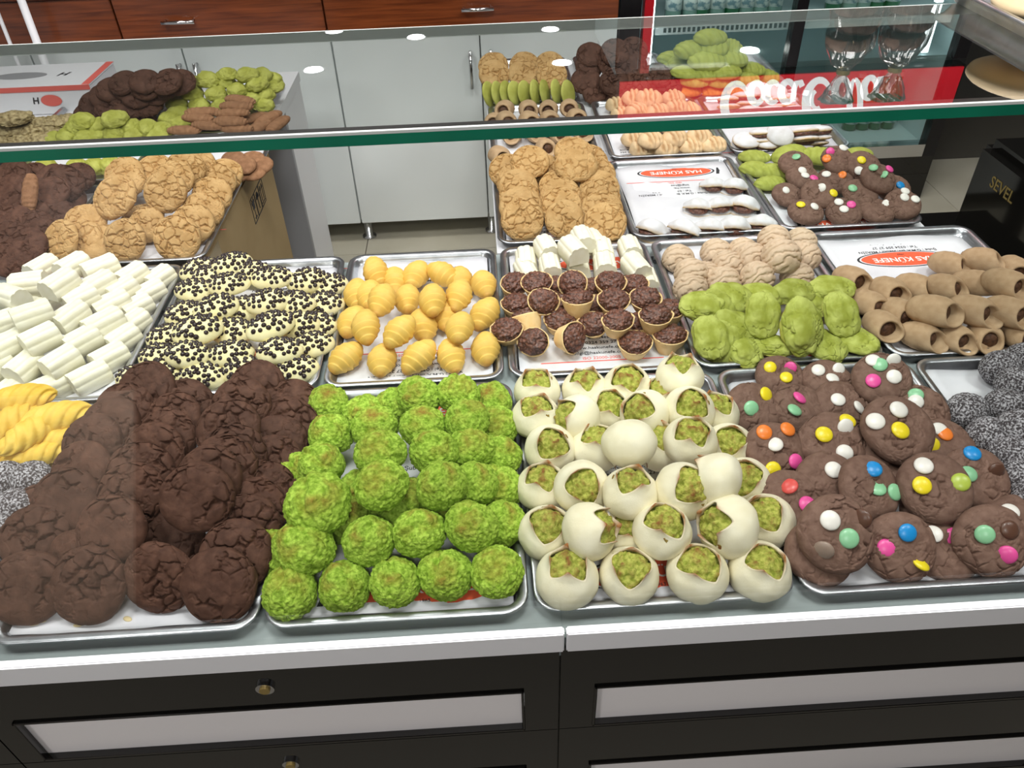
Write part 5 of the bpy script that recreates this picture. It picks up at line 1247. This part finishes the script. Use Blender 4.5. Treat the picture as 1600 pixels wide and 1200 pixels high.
pile('dark', 'crackle_cookie', 'dark cocoa cookie', 'cookie', 'dark cookies at back left', ZQ, [
    [(690, 890, 3.2), (820, 900, 3.4), (960, 910, 3.4), (1090, 900, 3.4)], [(740, 815, 5.4), (860, 830, 5.8), (1000, 830, 6), (1150, 810, 6)], [(810, 740, 8), (930, 730, 8.4), (1070, 740, 8.4), (1220, 720, 8.4)], [(870, 690, 9.6), (1000, 680, 10), (1140, 675, 10.4), (1290, 670, 10)], [(960, 640, 11.4), (1130, 630, 12), (1300, 630, 11.8), (1400, 635, 10.5)]], tilt=30, seed=35, where='at back left')
pile('olive', 'green_lump', 'large yellow green lumpy cookie', 'cookie', 'large green lumps at back left', (0, 0, 3.2), [
    [(850, 590, 2.6), (890, 560, 3.2), (900, 620, 2.6)], [(880, 515, 4.4), (1000, 525, 4), (1110, 530, 4), (1315, 520, 3), (1190, 520, 3.4)], [(955, 465, 6.4), (1080, 468, 6.6), (1185, 450, 7), (1260, 490, 4.6), (1325, 475, 4.6)], [(965, 415, 8), (1040, 395, o(z=9.4, s=1.15)), (1120, 405, 8.4), (1285, 420, 7.6), (1365, 430, 5.6)], [(1135, 370, 10), (1235, 372, 10), (1310, 375, 8.6), (1360, 395, 7)]], seed=36, where='at back left', sc=1.05)

# sugar spilled over the folded pastry tray
def sugar_patch():
    V = []; F = []; n = 60
    nx, ny = 60, 50
    x0, x1, y0, y1 = 0.60, 0.845, 0.865, 1.12
    for i in range(nx + 1):
        for j in range(ny + 1): V.append((x0 + (x1 - x0) * i / nx, y0 + (y1 - y0) * j / ny, 0))
    V = np.array(V); P = V * 22
    h_ = fbm(P, 3, 4) * 0.5 + 0.5
    ex = np.minimum(np.minimum((V[:, 0] - x0), (x1 - V[:, 0])) / 0.03, np.minimum((V[:, 1] - y0), (y1 - V[:, 1])) / 0.03)
    h_ = (h_ - 0.50) * 0.010 * np.clip(ex, 0, 1) - (1 - np.clip(ex, 0, 1)) * 0.002
    V[:, 2] = DZ + 0.0042 + np.clip(h_, -0.001, 0.004)
    for i in range(nx):
        for j in range(ny):
            q = (i * (ny + 1) + j, (i + 1) * (ny + 1) + j, (i + 1) * (ny + 1) + j + 1, i * (ny + 1) + j + 1)
            if max(V[a, 2] for a in q) > DZ + 0.0041: F.append(q)
    s_ = obj('powdered_sugar', mesh_from('powdered_sugar', V, F, M['sugarpow'])); tag(s_, 'white powdered sugar spilled on the liner under the folded pastries', 'sugar', kind='stuff')
sugar_patch()

# ------------------------------------------------------------------ white pastry box at back left
pbl = at(4, 173, 0); pbr = at(146, 167, 0); Yb = (pbl.y + pbr.y) / 2
hb = atY(60, 128, Yb).z; xR = atY(143, 145, Yb).x
bxo = obj('pastry_box', None, None, (xR - 0.17, Yb, DZ)); tag(bxo, 'white cardboard pastry box with red oval logo, far left back', 'box')
MB().box(-0.17, 0.17, 0, 0.2, 0.0, hb).build('body', M['boxwhite'], bxo, bevel=0.002)
MB().box(-0.1715, 0.1715, -0.0015, 0.2015, hb + .0005, hb + 0.004).build('lid', M['boxwhite'], bxo)
MB().box(-0.1715, 0.1715, -0.0024, -0.0016, hb - 0.010, hb + 0.004).build('red_stripe', M['ink_red'], bxo)
MB().box(0.150, 0.1715, 0.0, 0.2, hb + 0.0041, hb + 0.0046).build('red_stripe', M['ink_red'], bxo)
lo_ = atY(77, 148, Yb)
ov = obj('logo_oval', ellipse_mesh(0.029, 0.016, M['ink_red'], 0.0006), bxo, (lo_.x - bxo.location.x, -0.0012, lo_.z), (PI / 2, 0, 0))
hh = obj('logo_initial', TX['H'], bxo, (lo_.x - bxo.location.x - 0.045, -0.0005, lo_.z), (PI / 2, 0, 0)); hh.scale = (.55, .55, .55)
ov2 = obj('logo_oval', ellipse_mesh(0.075, 0.03, M['grey'], 0.0005), bxo, (-0.06, 0.1, hb + 0.0042))
hh2 = obj('logo_initial', TX['H'], bxo, (0.06, 0.1, hb + 0.0042)); hh2.scale = (.9, .9, .9)

# ------------------------------------------------------------------ tray of bagged bread standing on the glass top
BX = (at(1468, 6, GH).x + at(1600, 74, GH).x) / 2; BY1 = at(1468, 6, GH).y
bt = obj('bread_tray', tray_mesh(0.30, 0.40), None, (BX + 0.15, BY1 - 0.2 + 0.03, GH + 0.001)); tag(bt, 'steel tray of bagged bread standing on the glass top', 'tray')
bread_me = [m_blob('flat_bread', M['bread'], 0.075, 0.07, 0.022, s, 0.05, 1.2, sub=4, flat=0.6) for s in (1, 2)]
k_ = 0
for (bx_, by_, bz_) in [(BX + 0.15 + a, BY1 - 0.17 + b, c) for a, b, c in ((-.06, -.10, .02), (-.06, .08, .02), (.06, -.10, .02), (.06, .08, .02), (-.055, -.08, .066), (-.055, .09, .066), (.06, 0, .066))]:
    b_ = obj('flat_bread', bread_me[k_ % 2], None, (bx_, by_, GH + bz_ - 0.015)); 
    tag(b_, ['flat round bread, front left in the tray on the glass', 'flat round bread, back left in the tray on the glass', 'flat round bread, front right in the tray on the glass', 'flat round bread, back right in the tray on the glass', 'flat round bread on top, front of the glass-top tray', 'flat round bread on top, back of the glass-top tray', 'flat round bread on top, right of the glass-top tray'][k_], 'bread', 'breads on the glass top')
    k_ += 1

# ------------------------------------------------------------------ cellophane bags on the raised shelf beside the glass top
sh_ = obj('raised_shelf', None, None, (1.4, 0.72, -0.2)); tag(sh_, 'chrome legged clear shelf of bagged cookies above the right trays', 'shelf')
MB().box(-0.72, 0.58, -0.12, 0.12, 0.702, 0.714).build('shelf_glass', M['glass'], sh_)
for yy in (-0.09, 0.09): MB().cyl((0.54, yy, 0.0), (0.54, yy, 0.7015), 0.012, 14).build('post', M['chrome'], sh_, smooth=True)
def bag(px0, px1, label, seed):
    Yb_ = 0.72; a = mirror_pt(px0, 60, Yb_).x; b = mirror_pt(px1, 60, Yb_).x; c = (a + b) / 2; r = (b - a) / 2
    e = obj('cellophane_bag', None, None, (c, Yb_, 0.5145)); tag(e, label, 'bag', 'cellophane bags')
    prof = [(0.75, 0.0), (0.95, 0.01), (1.0, 0.05), (0.95, 0.10), (0.6, 0.125), (0.22, 0.137), (0.2, 0.142), (0.4, 0.16), (0.75, 0.185)]
    f = m_rev('film', M['film'], [(q * r, z) for q, z in prof for _ in (0,)], 40, lambda ph, k, r_, z: (r_ * math.cos(ph) * (1 + 0.06 * math.sin(7 * ph + k)), r_ * math.sin(ph) * 0.8 * (1 + 0.06 * math.sin(9 * ph + 2 * k)), z))
    bm = bmesh.new(); bm.from_mesh(f)
    bmesh.ops.subdivide_edges(bm, edges=bm.edges[:], cuts=2, use_grid_fill=True); bm.to_mesh(f); bm.free()
    jitter(f, 0.005, 60, seed)
    for p in f.polygons: p.use_smooth = False
    obj('film', f, e)
    MB().lathe([(r * 0.27, 0.136), (r * 0.27, 0.143)], 20).build('tie', M['gilt'], e)
    for i in range(4):
        q = obj('cookie', K['mocha'][i % 4][0], e, (0.004 * (-1) ** i, 0, 0.004 + 0.026 * i)); sc_ = r * 0.9 / 0.0425; q.scale = (sc_, sc_ * .78, 1.15)
M['film'] = glass_mat('cellophane', (0.9, 0.88, 0.88, 1), 5.0, 0.06)
bag(1292, 1368, 'tied cellophane bag of brown cookies, left one above the fridge view', 1)
bag(1374, 1450, 'tied cellophane bag of brown cookies, right one beside the bread tray', 2)

# loose pumpkin seeds on the front left tray
seed_me = m_blob('pumpkin_seed', mat('seed_husk', lin(214, 196, 150), rough=0.6), 0.006, 0.0032, 0.0013, 1, 0.05, sub=3, flat=0.8)
for (sx_, sy_, rz_), lb in zip(((140, 1085, 20), (170, 1068, -10), (320, 1086, 5), (520, 1062, -25)), ('leftmost', 'second from left', 'third from left', 'rightmost')):
    p_ = at(sx_ / 2.608, 560 + sy_ / 2.608, DZ + 0.005)
    tag(obj('pumpkin_seed', seed_me, None, (p_.x, p_.y, DZ + 0.0042), (0, 0, math.radians(rz_))), f'loose pale seed on the liner before the dark cookies, {lb}', 'seed', 'loose seeds')
